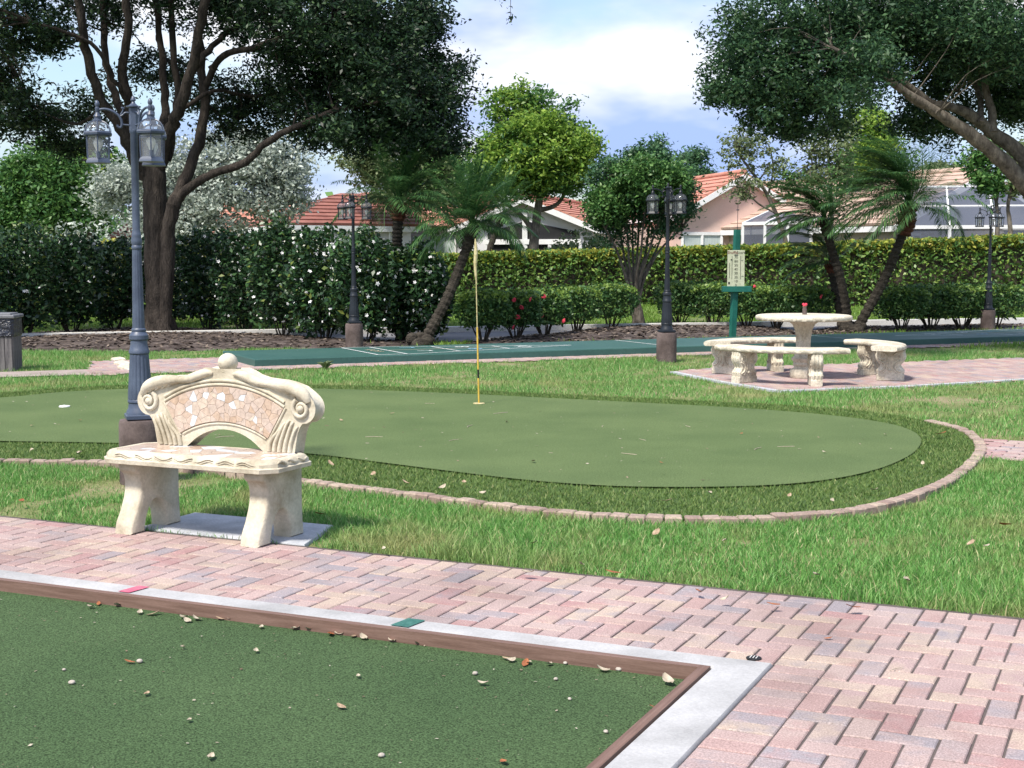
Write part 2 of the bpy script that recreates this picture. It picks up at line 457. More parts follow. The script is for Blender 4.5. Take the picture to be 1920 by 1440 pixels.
M['paleleaf'] = surf('pale_dry_leaf', (0.32, 0.27, 0.205), (0.45, 0.40, 0.315), 14, 0.8, bstr=0.2)
M['brownleaf'] = surf('rusty_leaf', (0.22, 0.07, 0.03), (0.34, 0.13, 0.055), 14, 0.7, bstr=0.2)
M['pebble'] = surf('pale_pebble', (0.34, 0.30, 0.26), (0.50, 0.46, 0.41), 20, 0.8)
M['mark_red'] = surf('red_mark_paint', (0.45, 0.10, 0.17), (0.55, 0.15, 0.21), 30, 0.7, bstr=0)
M['mark_green'] = surf('green_mark_paint', (0.03, 0.12, 0.10), (0.05, 0.15, 0.13), 30, 0.7, bstr=0)

def paver_mat(name, per_island):
    m, nt, b = newmat(name)
    if per_island:
        g = nt.nodes.new('ShaderNodeNewGeometry'); rnd = g.outputs['Random Per Island']
    else:
        g = nt.nodes.new('ShaderNodeObjectInfo'); rnd = g.outputs['Random']
    stops = [(0.0, (0.345, 0.240, 0.228)), (0.16, (0.375, 0.285, 0.270)), (0.34, (0.350, 0.258, 0.250)), (0.50, (0.405, 0.322, 0.270)),
             (0.62, (0.270, 0.240, 0.258)), (0.74, (0.320, 0.258, 0.256)), (0.84, (0.335, 0.205, 0.202)), (0.92, (0.380, 0.295, 0.275))]
    r = ramp(nt, stops, 'CONSTANT'); nt.links.new(rnd, r.inputs['Fac'])
    # a second tone blended through part of each paver
    mu = nt.nodes.new('ShaderNodeMath'); mu.operation = 'MULTIPLY'; mu.inputs[1].default_value = 7.31
    fr = nt.nodes.new('ShaderNodeMath'); fr.operation = 'FRACT'
    nt.links.new(rnd, mu.inputs[0]); nt.links.new(mu.outputs[0], fr.inputs[0])
    r2 = ramp(nt, stops, 'CONSTANT'); nt.links.new(fr.outputs[0], r2.inputs['Fac'])
    tcx = nt.nodes.new('ShaderNodeNewGeometry')
    n = noise(nt, 7.0, 4, 0.6, vec=tcx.outputs['Position'])
    nr = ramp(nt, [(0.42, (0, 0, 0)), (0.66, (0.8, 0.8, 0.8))]); nt.links.new(n.outputs['Fac'], nr.inputs['Fac'])
    c = mixc(nt, r.outputs[0], r2.outputs[0], nr.outputs[0])
    f = noise(nt, 150, 3, 0.75, vec=tcx.outputs['Position'])
    f2 = ramp(nt, [(0.28, (0.60,) * 3), (0.50, (0.97,) * 3), (0.70, (1.50,) * 3)]); nt.links.new(f.outputs['Fac'], f2.inputs['Fac'])
    c2 = mixc(nt, c.outputs[0], f2.outputs[0], 1.0, 'MULTIPLY')
    # wear in broad patches
    w = noise(nt, 1.3, 4, 0.6, vec=tcx.outputs['Position'])
    wr = ramp(nt, [(0.32, (0.78, 0.77, 0.76)), (0.5, (0.97,) * 3), (0.68, (1.08,) * 3)]); nt.links.new(w.outputs['Fac'], wr.inputs['Fac'])
    c3 = mixc(nt, c2.outputs[0], wr.outputs[0], 1.0, 'MULTIPLY')
    nt.links.new(c3.outputs[0], b.inputs['Base Color'])
    b.inputs['Roughness'].default_value = 0.9
    b.inputs['Specular IOR Level'].default_value = 0.2
    bump(nt, b, f.outputs['Fac'], 0.4, 0.003)
    return m
M['paver'] = paver_mat('tumbled_paver', False)
M['paver_far'] = paver_mat('tumbled_paver_far', True)
def edging_mat():
    m, nt, b = newmat('edging_brick')
    g = nt.nodes.new('ShaderNodeObjectInfo')
    r = ramp(nt, [(0, (0.235, 0.165, 0.14)), (0.5, (0.31, 0.235, 0.20)), (1, (0.37, 0.295, 0.235))]); nt.links.new(g.outputs['Random'], r.inputs['Fac'])
    ge = nt.nodes.new('ShaderNodeNewGeometry')
    n = noise(nt, 40, 4, 0.7, vec=ge.outputs['Position'])
    f = ramp(nt, [(0.3, (0.7,) * 3), (0.7, (1.2,) * 3)]); nt.links.new(n.outputs['Fac'], f.inputs['Fac'])
    c = mixc(nt, r.outputs[0], f.outputs[0], 1.0, 'MULTIPLY')
    nt.links.new(c.outputs[0], b.inputs['Base Color']); b.inputs['Roughness'].default_value = 0.95
    bump(nt, b, n.outputs['Fac'], 0.5, 0.006)
    return m
M['edging'] = edging_mat()
def tile_mat(name, stops):
    m, nt, b = newmat(name)
    g = nt.nodes.new('ShaderNodeObjectInfo')
    r = ramp(nt, stops); nt.links.new(g.outputs['Random'], r.inputs['Fac'])
    ge = nt.nodes.new('ShaderNodeNewGeometry')
    n = noise(nt, 45, 5, 0.7, vec=ge.outputs['Position'])
    f = ramp(nt, [(0.3, (0.75,) * 3), (0.7, (1.18,) * 3)]); nt.links.new(n.outputs['Fac'], f.inputs['Fac'])
    c = mixc(nt, r.outputs[0], f.outputs[0], 1.0, 'MULTIPLY')
    nt.links.new(c.outputs[0], b.inputs['Base Color'])
    b.inputs['Roughness'].default_value = 0.25; b.inputs['Specular IOR Level'].default_value = 0.5
    return m
M['tile_marble'] = tile_mat('marble_shard', [(0, (0.47, 0.345, 0.26)), (0.35, (0.53, 0.42, 0.35)), (0.7, (0.50, 0.405, 0.355)), (1, (0.57, 0.475, 0.39))])
M['tile_white'] = tile_mat('white_shard', [(0, (0.60, 0.63, 0.67)), (1, (0.68, 0.70, 0.73))])
M['grout'] = surf('mosaic_grout', (0.45, 0.345, 0.27), (0.53, 0.42, 0.34), 20, 0.9)
def glass_mat():
    m, nt, b = newmat('lantern_glass')
    nt.nodes.remove(b)
    t = nt.nodes.new('ShaderNodeBsdfTransparent'); t.inputs['Color'].default_value = (0.93, 0.95, 0.97, 1)
    g = nt.nodes.new('ShaderNodeBsdfGlossy'); g.inputs['Roughness'].default_value = 0.06
    d = nt.nodes.new('ShaderNodeBsdfDiffuse'); d.inputs['Color'].default_value = (0.75, 0.78, 0.82, 1)
    lw = nt.nodes.new('ShaderNodeLayerWeight'); fr = nt.nodes.new('ShaderNodeMapRange'); fr.inputs['From Min'].default_value = 0.3; fr.inputs['To Min'].default_value = 0.04; fr.inputs['To Max'].default_value = 0.35; nt.links.new(lw.outputs['Facing'], fr.inputs['Value'])
    m1 = nt.nodes.new('ShaderNodeMixShader'); m2 = nt.nodes.new('ShaderNodeMixShader'); m1.inputs[0].default_value = 0.07
    nt.links.new(t.outputs[0], m1.inputs[1]); nt.links.new(d.outputs[0], m1.inputs[2])
    nt.links.new(fr.outputs[0], m2.inputs[0]); nt.links.new(m1.outputs[0], m2.inputs[1]); nt.links.new(g.outputs[0], m2.inputs[2])
    nt.links.new(m2.outputs[0], nt.nodes['Material Output'].inputs['Surface'])
    return m
M['glass'] = glass_mat()
def screen_mat():
    m, nt, b = newmat('insect_screen')
    t = nt.nodes.new('ShaderNodeBsdfTransparent')
    b.inputs['Base Color'].default_value = (0.10, 0.115, 0.16, 1); b.inputs['Roughness'].default_value = 0.6
    mx = nt.nodes.new('ShaderNodeMixShader'); mx.inputs[0].default_value = 0.62
    nt.links.new(t.outputs[0], mx.inputs[1]); nt.links.new(b.outputs[0], mx.inputs[2])
    nt.links.new(mx.outputs[0], nt.nodes['Material Output'].inputs['Surface'])
    return m
M['screen'] = screen_mat()
M['pane'] = surf('dark_window_glass', (0.03, 0.04, 0.055), (0.06, 0.075, 0.09), 2, 0.08, bstr=0, spec=0.6)

# ================================================================== THE GROUND
ANG = R(24.55)
C0 = (1.0, 5.27)
UX, UY = math.cos(ANG), -math.sin(ANG)
VX, VY = math.sin(ANG), math.cos(ANG)
def uv(u, v, z=0.0):
    return (C0[0] + UX * u + VX * v, C0[1] + UY * u + VY * v, z)
def to_uv(x, y):
    dx, dy = x - C0[0], y - C0[1]
    return dx * UX + dy * UY, dx * VX + dy * VY
GZ = -0.02                                   # level of the soil

def sheet(name, pts, mat, z=None, kind='structure', parent=None):
    P = [(p[0], p[1], z if z is not None else p[2]) for p in pts]
    me = bpy.data.meshes.new(name)
    me.from_pydata(P, [], [tuple(range(len(P)))]); me.update()
    if me.polygons[0].normal.z < 0:
        me.flip_normals()
    me.materials.append(mat)
    o = obj(name, me, parent)
    if kind and parent is None: o['kind'] = kind
    return o

BIG = 900
hole = [(-9, -7), (-0.05, -7), (-0.05, -0.05), (-9, -0.05)]
out = [(-BIG, -BIG), (BIG, -BIG), (BIG, BIG), (-BIG, BIG)]
gm = MB()
gm.add([uv(*p, GZ) for p in out] + [uv(*p, GZ) for p in hole], [(0, 1, 5, 4), (1, 2, 6, 5), (2, 3, 7, 6), (3, 0, 4, 7)])
gme = gm.mesh('ground', M['soil'], 0)
if gme.polygons[0].normal.z < 0: gme.flip_normals()
tag(obj('ground', gme), kind='structure')

# --- near court: carpet, boards and concrete curb
CZ = -0.046
tag(sheet('court_carpet', [uv(-9.2, -7.2), uv(-0.205, -7.2), uv(-0.205, -0.155), uv(-9.2, -0.155)], M['carpet'], CZ), kind='structure')
curb = MB()
L = [(-9, -0.15), (-0.2, -0.15), (-0.2, -7), (0, -7), (0, 0), (-9, 0)]
curb.prism(L, lambda a, b, t: uv(a, b, t), -0.2, 0.004, 0.012)
curb_o = tag(curb.build('concrete_curb', M['concrete']), 'pale grey concrete curb framing the sunken green court', 'curb')
for (u0, u1, mt, nm) in ((-3.03, -2.965, 'mark_red', 'painted_mark'), (-1.585, -1.50, 'mark_green', 'painted_mark')):
    sheet(nm, [uv(u0 - 0.015, -0.137), uv(u1 - 0.015, -0.137), uv(u1, -0.006), uv(u0, -0.006)], M[mt], 0.0085, parent=curb_o)
bd = MB()
a = Vector(uv(-9, -0.2125, -0.055)); b_ = Vector(uv(-0.235, -0.2125, -0.055))
bd.beam((0, 0, 0), (8.76, 0, 0), 0.038, 0.074)
b1 = bd.build('wooden_board', M['board'], None, 0, loc=uv(-9, -0.1715, -0.029), rot=(0, 0, -ANG))
tag(b1, 'long brown board edging the court along the concrete curb and herringbone path', 'board')
bd = MB(); bd.beam((0, 0, 0), (6.9, 0, 0), 0.038, 0.074)
b2 = bd.build('wooden_board', M['board'], None, 0, loc=uv(-0.2215, -0.154, -0.029), rot=(0, 0, -ANG - R(90)))
tag(b2, 'brown board edging the short side of the court beside the soldier brick row', 'board')

# --- herringbone paving
PW = 1.15
bed = sheet('brick_path', [uv(-9, 0.002), uv(0.002, 0.002), uv(0.002, -6), uv(4.5, -6), uv(4.5, PW), uv(-9, PW)], M['sand'], -0.0065)
def brick_mesh(name, lx, ly, h=0.05, ch=0.005, mat='paver'):
    x, y = lx / 2, ly / 2
    P = []
    for zz, i in ((-h, 0), (-ch, 0), (0, ch)):
        P += [(-x + i, -y + i, zz), (x - i, -y + i, zz), (x - i, y - i, zz), (-x + i, y - i, zz)]
    Fc = [(8, 9, 10, 11)]
    for k in range(2):
        q = 4 * k
        Fc += [(q, q + 1, q + 5, q + 4), (q + 1, q + 2, q + 6, q + 5), (q + 2, q + 3, q + 7, q + 6), (q + 3, q, q + 4, q + 7)]
    me = bpy.data.meshes.new(name); me.from_pydata(P, [], Fc); me.update()
    me.materials.append(M[mat])
    return me
B_FULL = brick_mesh('brick', 0.1915, 0.0915, 0.009, 0.004)
B_HALF = brick_mesh('half_brick', 0.0915, 0.0915, 0.009, 0.004)
cell = 0.1
cells = {}
def in_pave(i, j):
    u, v = (i + 0.5) * cell, (j + 0.5) * cell
    if v > 0 and v < PW and u > -9 and u < 3.4: return True
    if v < 0 and v > -2.6 and u > 0.2 and u < 3.4: return True
    return False
bricks = []
done = set()
for i in range(-90, 34):
    for j in range(-26, 12):
        if not in_pave(i, j) or (i, j) in done: continue
        m = (i - j) % 4
        if m == 0: other, ori = (i + 1, j), 0
        elif m == 1: other, ori = (i - 1, j), 0
        elif m == 3: other, ori = (i, j + 1), 1
        else: other, ori = (i, j - 1), 1
        if in_pave(*other) and other not in done:
            done.add(other); done.add((i, j))
            bricks.append((((i + other[0] + 1) / 2) * cell, ((j + other[1] + 1) / 2) * cell, ori, True))
        else:
            done.add((i, j))
            bricks.append(((i + 0.5) * cell, (j + 0.5) * cell, ori, False))
for k in range(26):                                # soldier row beside the curb
    bricks.append((0.102, -0.05 - k * cell, 0, True))
def to_px(x, y, z=0.0):
    dz = z - CAM_H
    depth = y * CP - dz * SP
    return 960 + F * x / depth, 720 - F * (y * SP + dz * CP) / depth
vis, rest = [], []
for br in bricks:
    p = uv(br[0], br[1])
    if p[1] < 1.5: continue
    q = to_px(p[0], p[1])
    (vis if (-30 < q[0] < 1950 and q[1] < 1470) else rest).append((p[1], br))
vis.sort(key=lambda t: t[0])
rest += vis[300:]; vis = vis[:300]
def jit(s): return random.uniform(-s, s)
for d, (u, v, ori, full) in vis:
    p = uv(u + jit(0.0012), v + jit(0.0012), jit(0.0012))
    o = bpy.data.objects.new('brick', B_FULL if full else B_HALF)
    o.location = p
    o.rotation_euler = (jit(0.006), jit(0.006), -ANG + (R(90) if ori else 0) + jit(0.008))
    link(o, bed)
rv, rf = [], []
for d, (u, v, ori, full) in rest:
    me = B_FULL if full else B_HALF
    ry = -ANG + (R(90) if ori else 0) + jit(0.008)
    mt = Matrix.Translation(uv(u + jit(0.001), v + jit(0.001), jit(0.0012))) @ Matrix.Rotation(ry, 4, 'Z')
    n = len(rv)
    rv += [tuple(mt @ q.co) for q in me.vertices]
    rf += [tuple(i + n for i in pl.vertices) for pl in me.polygons]
me = bpy.data.meshes.new('far_bricks'); me.from_pydata(rv, [], rf); me.update(); me.materials.append(M['paver_far'])
tag(obj('far_bricks', me, bed), kind='stuff')
# little black drain grate beside the curb corner
dr = empty('drain_cap', uv(-0.085, 0.034, 0.001), -ANG, 'small round black drain cap set in the bricks at the curb corner', 'drain cap')
dr.scale = (0.6, 0.6, 0.5)
MB().lathe([(0.050, 0), (0.050, 0.008), (0.044, 0.012), (0.0, 0.012)], seg=20).build('rim', M['ink'], dr)
for k in range(3):
    MB().box((-0.02 + 0.02 * k, 0, 0.0145), (0.006, 0.05, 0.004)).build('slot_bar', M['kerb'], dr, 0)

# --- concrete slab under the seat
slab_px = [(232, 1000), (352, 958), (628, 984), (566, 1028)]
slab_w = [gp(*p) for p in slab_px]
su, sv_ = [], []
SLAB = [uv(-4.0, PW + 0.004), uv(-2.86, PW + 0.004), uv(-3.02, PW + 0.55), uv(-4.0, PW + 0.55)]
sl = MB(); sl.prism([(p[0], p[1]) for p in SLAB], lambda a, b, t: (a, b, t), -0.06, 0.001, 0.006)
tag(sl.build('concrete_slab', M['slab']), kind='structure')

# --- putting green, fringe and brick edging
inner_px = [(-420, 800), (-330, 768), (-200, 756), (0, 745), (120, 734), (260, 728), (430, 727), (590, 728), (700, 731), (860, 737), (1000, 744), (1200, 754),
            (1400, 765), (1560, 778), (1660, 792), (1708, 806), (1727, 823), (1718, 843), (1690, 861), (1640, 880), (1560, 897), (1450, 908),
            (1300, 912), (1150, 910), (1000, 900), (850, 883), (700, 864), (585, 850), (420, 838), (230, 830), (0, 826), (-200, 822), (-360, 815)]
inner = [gp(x, y, 0.025) for x, y in inner_px]
inner_s = [(p.x, p.y) for p in catmull([(a, b, 0) for a, b in inner], 4, True)]
outer_px = [(-480, 800), (-380, 756), (-200, 744), (0, 733), (120, 724), (260, 719), (430, 718), (590, 719), (700, 721), (860, 727), (1000, 734), (1200, 743),
            (1400, 752), (1560, 762), (1660, 772), (1745, 787), (1805, 803), (1836, 826), (1834, 850), (1795, 886), (1735, 916), (1640, 945), (1500, 961), (1350, 967),
            (1200, 965), (1050, 955), (900, 938), (780, 923), (650, 907), (500, 890), (350, 872), (180, 862), (0, 860), (-200, 856), (-400, 845)]
outer = [gp(x, y, 0.03) for x, y in outer_px]
outer_s = [(p.x, p.y) for p in catmull([(a, b, 0) for a, b in outer], 4, True)]
fr_o = tag(sheet('putting_fringe', outer_s, M['fringe_base'], 0.008), kind='structure')
pg = tag(sheet('putting_green', inner_s, M['putting'], 0.022), kind='structure')

EDGE_BRICK = None
em = MB(); em.box((0, 0, -0.045), (0.101, 0.088, 0.10), 0, 0.008)
EDGE_BRICK = em.mesh('edging_brick', M['edging'], 0)
edging = empty('brick_edging', (outer_s[60][0], outer_s[60][1], 0), 0, 'low curved row of tan edging bricks around the putting green', 'brick edging')
i0 = next(i for i, p in enumerate(catmull([(x, y, 0) for x, y in outer_px], 4, True)) if p.x > 1742)
path = [Vector((p[0], p[1], 0)) for p in (outer_s[i0:] + outer_s[:1])]
acc, nxt, nb = 0.0, 0.0, 0
for i in range(len(path) - 1):
    a, b = path[i], path[i + 1]
    d = (b - a).length
    while nxt <= acc + d and nb < 200:
        t = (nxt - acc) / d
        p = a.lerp(b, t)
        if p.x > -6.5:
            o = bpy.data.objects.new('brick', EDGE_BRICK)
            an = math.atan2(b.y - a.y, b.x - a.x)
            o.location = (p.x - edging.location.x + jit(0.006), p.y - edging.location.y + jit(0.006), 0.022 + jit(0.005))
            o.rotation_euler = (jit(0.05), jit(0.04), an + jit(0.05))
            link(o, edging); nb += 1
        nxt += 0.108
    acc += d

# --- small brick walk that meets the edging
walk_px = [(1843, 822), (2700, 872), (2700, 906), (1838, 858)]
WALK = [gp(x, y) for x, y in walk_px]
wk = sheet('brick_walk', WALK, M['sand'], -0.011)
wd = Vector((WALK[1][0] - WALK[0][0], WALK[1][1] - WALK[0][1], 0)); wl = wd.length; wa = math.atan2(wd.y, wd.x); wd.normalize()
wnv = Vector((wd.y, -wd.x, 0))
W_BRICK = brick_mesh('walk_brick', 0.20, 0.095, 0.009)
ww = (Vector((WALK[3][0], WALK[3][1], 0)) - Vector((WALK[0][0], WALK[0][1], 0))).dot(wnv)
for r_ in range(int(ww / 0.1)):
    for c_ in range(int(wl / 0.21)):
        p = Vector((WALK[0][0], WALK[0][1], 0)) + wd * (0.11 + c_ * 0.21 + (0.1 if r_ % 2 else 0)) + wnv * (0.055 + r_ * 0.1)
        o = bpy.data.objects.new('brick', W_BRICK); o.location = (p.x, p.y, jit(0.002)); o.rotation_euler = (0, 0, wa + jit(0.02)); link(o, wk)

# --- table patio
pat_px = [(1262, 697), (1330, 689), (1548, 683), (1730, 677), (1920, 670), (2250, 655), (2250, 695), (1920, 711), (1700, 724), (1460, 733), (1350, 715)]
PATIO = [gp(x, y) for x, y in pat_px]
pt = sheet('table_patio', PATIO, M['sand'], -0.011)
P_BRICK = brick_mesh('patio_brick', 0.195, 0.095, 0.009, mat='paver')
pv, pf = [], []
pat_list = []
for i in range(-60, 60):
    for j in range(-40, 40):
        x = 3.9 + i * 0.1 * math.cos(R(12)) - j * 0.2 * math.sin(R(12)) + (0)
        y = 18.2 + i * 0.1 * math.sin(R(12)) + j * 0.2 * math.cos(R(12))
        if i % 2: x += -0.1 * math.sin(R(12)); y += 0.1 * math.cos(R(12))
        pat_list.append((x, y))
pa = np.array(pat_list)
ok = in_poly(pa[:, 0], pa[:, 1], PATIO)
for x, y in pa[ok]:
    mt = Matrix.Translation((x, y, jit(0.002))) @ Matrix.Rotation(R(102), 4, 'Z')
    n = len(pv)
    pv += [tuple(mt @ q.co) for q in P_BRICK.vertices]
    pf += [tuple(k + n for k in pl.vertices) for pl in P_BRICK.polygons]
me = bpy.data.meshes.new('patio_bricks'); me.from_pydata(pv, [], pf); me.update(); me.materials.append(M['paver_far'])
tag(obj('patio_bricks', me, pt), kind='stuff')
eb = MB()
for (a, b) in (((1262, 697), (1350, 715)), ((1350, 715), (1460, 733)), ((1460, 733), (1700, 724)), ((1700, 724), (1920, 711)), ((1920, 711), (2250, 695))):
    A = gp(*a); B = gp(*b); eb.beam((A[0], A[1], -0.02), (B[0], B[1], -0.02), 0.09, 0.05)
eb.build('patio_border', M['slab'], pt, 0)

# --- walk in front of the shuffleboard court and concrete path to the left
SANG = R(24.5)
SU = Vector((math.cos(SANG), math.sin(SANG), 0)); SV = Vector((-math.sin(SANG), math.cos(SANG), 0))
S0 = Vector((gp(478, 687)[0], gp(478, 687)[1], 0))
def sb(s, t, z=0.0):
    p = S0 + SU * s + SV * t
    return (p.x, p.y, z)
FRONT = [sb(-2.4, -0.50), sb(19, -0.50), sb(19, 0.02), sb(0.0, 0.02), sb(0.0, 2.02), sb(-1.95, 2.02)]
fw = sheet('court_walk', FRONT, M['sand'], -0.0115)
wv, wf = [], []
lst = []
for i in range(-30, 200):
    for j in range(-8, 26):
        lst.append(sb(i * 0.1 + 0.05, j * 0.2 + (0.1 if i % 2 else 0.0))[:2])
la = np.array(lst); ok = in_poly(la[:, 0], la[:, 1], FRONT)
for x, y in la[ok]:
    mt = Matrix.Translation((x, y, jit(0.002))) @ Matrix.Rotation(SANG + R(90), 4, 'Z')
    n = len(wv)
    wv += [tuple(mt @ q.co) for q in P_BRICK.vertices]; wf += [tuple(k + n for k in pl.vertices) for pl in P_BRICK.polygons]
me = bpy.data.meshes.new('walk_bricks'); me.from_pydata(wv, [], wf); me.update(); me.materials.append(M['paver_far'])
tag(obj('walk_bricks', me, fw), kind='stuff')
LEFTP = [gp(-500, 716), gp(-500, 726), gp(0, 707), gp(255, 699), gp(250, 689), gp(0, 697)]
M['path_tint'] = surf('pinkish_path_concrete', (0.26, 0.215, 0.195), (0.36, 0.305, 0.28), 3, 0.9, fine=60, fine_amt=0.2)
sheet('concrete_path', LEFTP, M['path_tint'], -0.003)
for k in range(3):                                   # loose broken edge stones of the walk
    x, y = gp(222 + 9 * k, 676 + 8 * k)
    st = MB(); st.box((0, 0, 0.03), (0.16, 0.26, 0.07), 0, 0.02)
    tag(st.build('edge_stone', M['cast2'], None, 0, loc=(x, y, -0.02), rot=(0.1 * k, -0.08, R(30 + 15 * k))), 'broken pale edge stone at the corner of the brick walk', 'stone', 'broken edge stones of the court walk')

# --- shuffleboard court
CT = 0.10
sc_ = empty('shuffleboard_court', tuple(S0), 0, 'raised dark green shuffleboard court slab with white scoring triangles', 'court')
def sbl(s, t, z=0.0):
    p = SU * s + SV * t
    return (p.x, p.y, z)
cs = MB(); cs.prism([(0, 0), (17.8, 0), (17.8, 2.0), (0, 2.0)], lambda a, b, t: sbl(a, b, t), -0.03, CT, 0.012)
cs.build('slab', M['court'], sc_, 30)
def sline(p0, p1, w=0.03, z=CT + 0.004, mat='line', nm='line'):
    a = Vector((p0[0], p0[1])); b = Vector((p1[0], p1[1])); d = (b - a).normalized(); nn = Vector((-d.y, d.x)) * w / 2
    q = [a - nn, b - nn, b + nn, a + nn]
    sheet(nm, [sbl(c.x, c.y, z) for c in q], M[mat], z, parent=sc_)
def text_obj(body, size, mat, name='numeral'):
    c = bpy.data.curves.new(name, 'FONT'); c.body = body; c.size = size; c.align_x = 'CENTER'; c.align_y = 'CENTER'
    o = bpy.data.objects.new(name, c); COL.objects.link(o)
    bpy.context.view_layer.update()
    me = bpy.data.meshes.new_from_object(o.evaluated_get(bpy.context.evaluated_depsgraph_get()))
    bpy.data.objects.remove(o, do_unlink=True); bpy.data.curves.remove(c)
    me.name = name; me.materials.clear(); me.materials.append(mat)
    return me
NUM = {s: text_obj(s, 0.34, M['line']) for s in ('10', '8', '7')}
NUMB = {s: text_obj(s, 0.34, M['numeral_blue']) for s in ('8', '7')}
OFF = text_obj('10 OFF', 0.2, M['numeral_tan'])
def triangle(base, sgn):
    apex = base + sgn * 3.2
    w0 = 0.90
    mid = 1.0
    z = CT + 0.004
    def hw(s): return w0 * (1 - abs(s - base) / 3.2)
    back = base - sgn * 0.46
    sline((base, mid - w0), (apex, mid), z=z); sline((base, mid + w0), (apex, mid), z=z + 0.001)
    for f in (0.0, 0.30, 0.60):
        s = base + sgn * 3.2 * f
        sline((s, mid - hw(s)), (s, mid + hw(s)), z=z + 0.002)
    sline((back, mid - w0), (back, mid + w0), z=z + 0.002)
    sline((base, mid - w0), (back, mid - w0), z=z + 0.003); sline((base, mid + w0), (back, mid + w0), z=z + 0.003)
    sline((base, mid), (base + sgn * 1.92, mid), z=z + 0.003, mat='numeral_tan')
    def put(me, s, t):
        o = obj('numeral', me, sc_, sbl(s, t, z + 0.006), (0, 0, SANG - sgn * R(90)))
    for t in (-1, 1):
        put((NUM if t < 0 else NUMB)['7'], base + sgn * 0.45, mid + t * 0.40)
        put((NUMB if t < 0 else NUM)['8'], base + sgn * 1.35, mid + t * 0.27)
    put(NUM['10'], base + sgn * 2.3, mid)
    put(OFF, base - sgn * 0.23, mid)
triangle(2.35, 1)
triangle(15.45, -1)
for s in (6.9, 10.9):
    sline((s, 0.02), (s, 1.98))

# --- road beyond the beds, with its pale kerb
RN = [gp(-700, 668), gp(760, 641), gp(1500, 625), gp(2700, 604)]
RF = [gp(2700, 593), gp(1660, 608), gp(1000, 619), gp(760, 623), gp(-700, 648)]
ROAD = RN + RF
sheet('road', ROAD, M['road'], GZ + 0.006)
kb = MB()
for i in range(len(RF) - 1):
    a = RF[i]; b = RF[i + 1]; kb.beam((a[0], a[1] + 0.1, 0.02), (b[0], b[1] + 0.1, 0.02), 0.28, 0.16)
tag(kb.build('road_kerb', M['kerb'], None, 0), kind='structure')

# --- mulch beds (low mounds)
def mound(name, px, h, rings=7):
    poly = [gp(*p) for p in px]
    ps = [(p.x, p.y) for p in catmull([(a, b, 0) for a, b in poly], 4, True)]
    cx = sum(p[0] for p in ps) / len(ps); cy = sum(p[1] for p in ps) / len(ps)
    V, Fc = [], []
    n = len(ps)
    for k in range(rings):
        t = 1 - k / rings
        for (x, y) in ps:
            z = GZ - 0.012 + 0.022 * (k > 0) + h * (1 - t * t) + (random.uniform(-0.007, 0.008) if k else 0)
            V.append((cx + (x - cx) * t, cy + (y - cy) * t, z))
    V.append((cx, cy, GZ + h))
    for k in range(rings - 1):
        for i in range(n):
            j = (i + 1) % n
            Fc.append((k * n + i, k * n + j, (k + 1) * n + j, (k + 1) * n + i))
    for i in range(n):
        Fc.append(((rings - 1) * n + i, (rings - 1) * n + (i + 1) % n, len(V) - 1))
    me = bpy.data.meshes.new(name); me.from_pydata(V, [], Fc); me.update(); me.materials.append(M['mulch'])
    if me.polygons[0].normal.z < 0: me.flip_normals()
    me.shade_smooth()
    tag(obj(name, me), kind='structure')
    # bark chips and leaf litter
    N = 5200
    xs = rng.uniform(min(p[0] for p in ps), max(p[0] for p in ps), N); ys = rng.uniform(min(p[1] for p in ps), max(p[1] for p in ps), N)
    okk = in_poly(xs, ys, ps); xs = xs[okk]; ys = ys[okk]
    tt = np.array([max(0.0, 1 - min(1.0, math.hypot(x - cx, (y - cy) * 2.2) / 5.5)) for x, y in zip(xs, ys)])
    from mathutils.bvhtree import BVHTree
    bv = BVHTree.FromPolygons(V, Fc)
    zs = np.array([(bv.ray_cast(Vector((x, y, 5)), Vector((0, 0, -1)))[0] or Vector((0, 0, 0))).z for x, y in zip(xs, ys)])
    C = np.stack([xs, ys, zs + 0.012], 1)
    a = rng.uniform(0, 2 * math.pi, len(C)); ln = rng.uniform(0.02, 0.09, len(C)); wd_ = rng.uniform(0.008, 0.025, len(C))
    d = np.stack([np.cos(a), np.sin(a), rng.uniform(-0.3, 0.3, len(C))], 1); s = np.stack([-np.sin(a), np.cos(a), rng.uniform(-0.3, 0.3, len(C))], 1)
    Q = np.stack([C - d * ln[:, None] - s * wd_[:, None], C + d * ln[:, None] - s * wd_[:, None], C + d * ln[:, None] + s * wd_[:, None], C - d * ln[:, None] + s * wd_[:, None]], 1)
    tag(obj(name + '_chips', np_mesh(name + '_chips', Q, 4, M['chips'])), 'loose bark chips and leaf litter on the bed', 'litter', kind='stuff')
    return ps
MUL1 = mound('tree_bed', [(-120, 655), (60, 656), (260, 658), (400, 656), (500, 653), (620, 655), (790, 652), (800, 641), (640, 634), (420, 617), (250, 612), (60, 622), (-150, 640)], 0.10)
MUL2 = mound('shrub_bed', [(872, 650), (1000, 650), (1180, 641), (1300, 637), (1440, 633), (1520, 628), (1450, 611), (1300, 606), (1150, 611), (1030, 625), (900, 636)], 0.10)
MUL3 = mound('palm_bed', [(1480, 632), (1590, 627), (1700, 622), (1920, 612), (1920, 607), (1680, 612), (1550, 614)], 0.05)

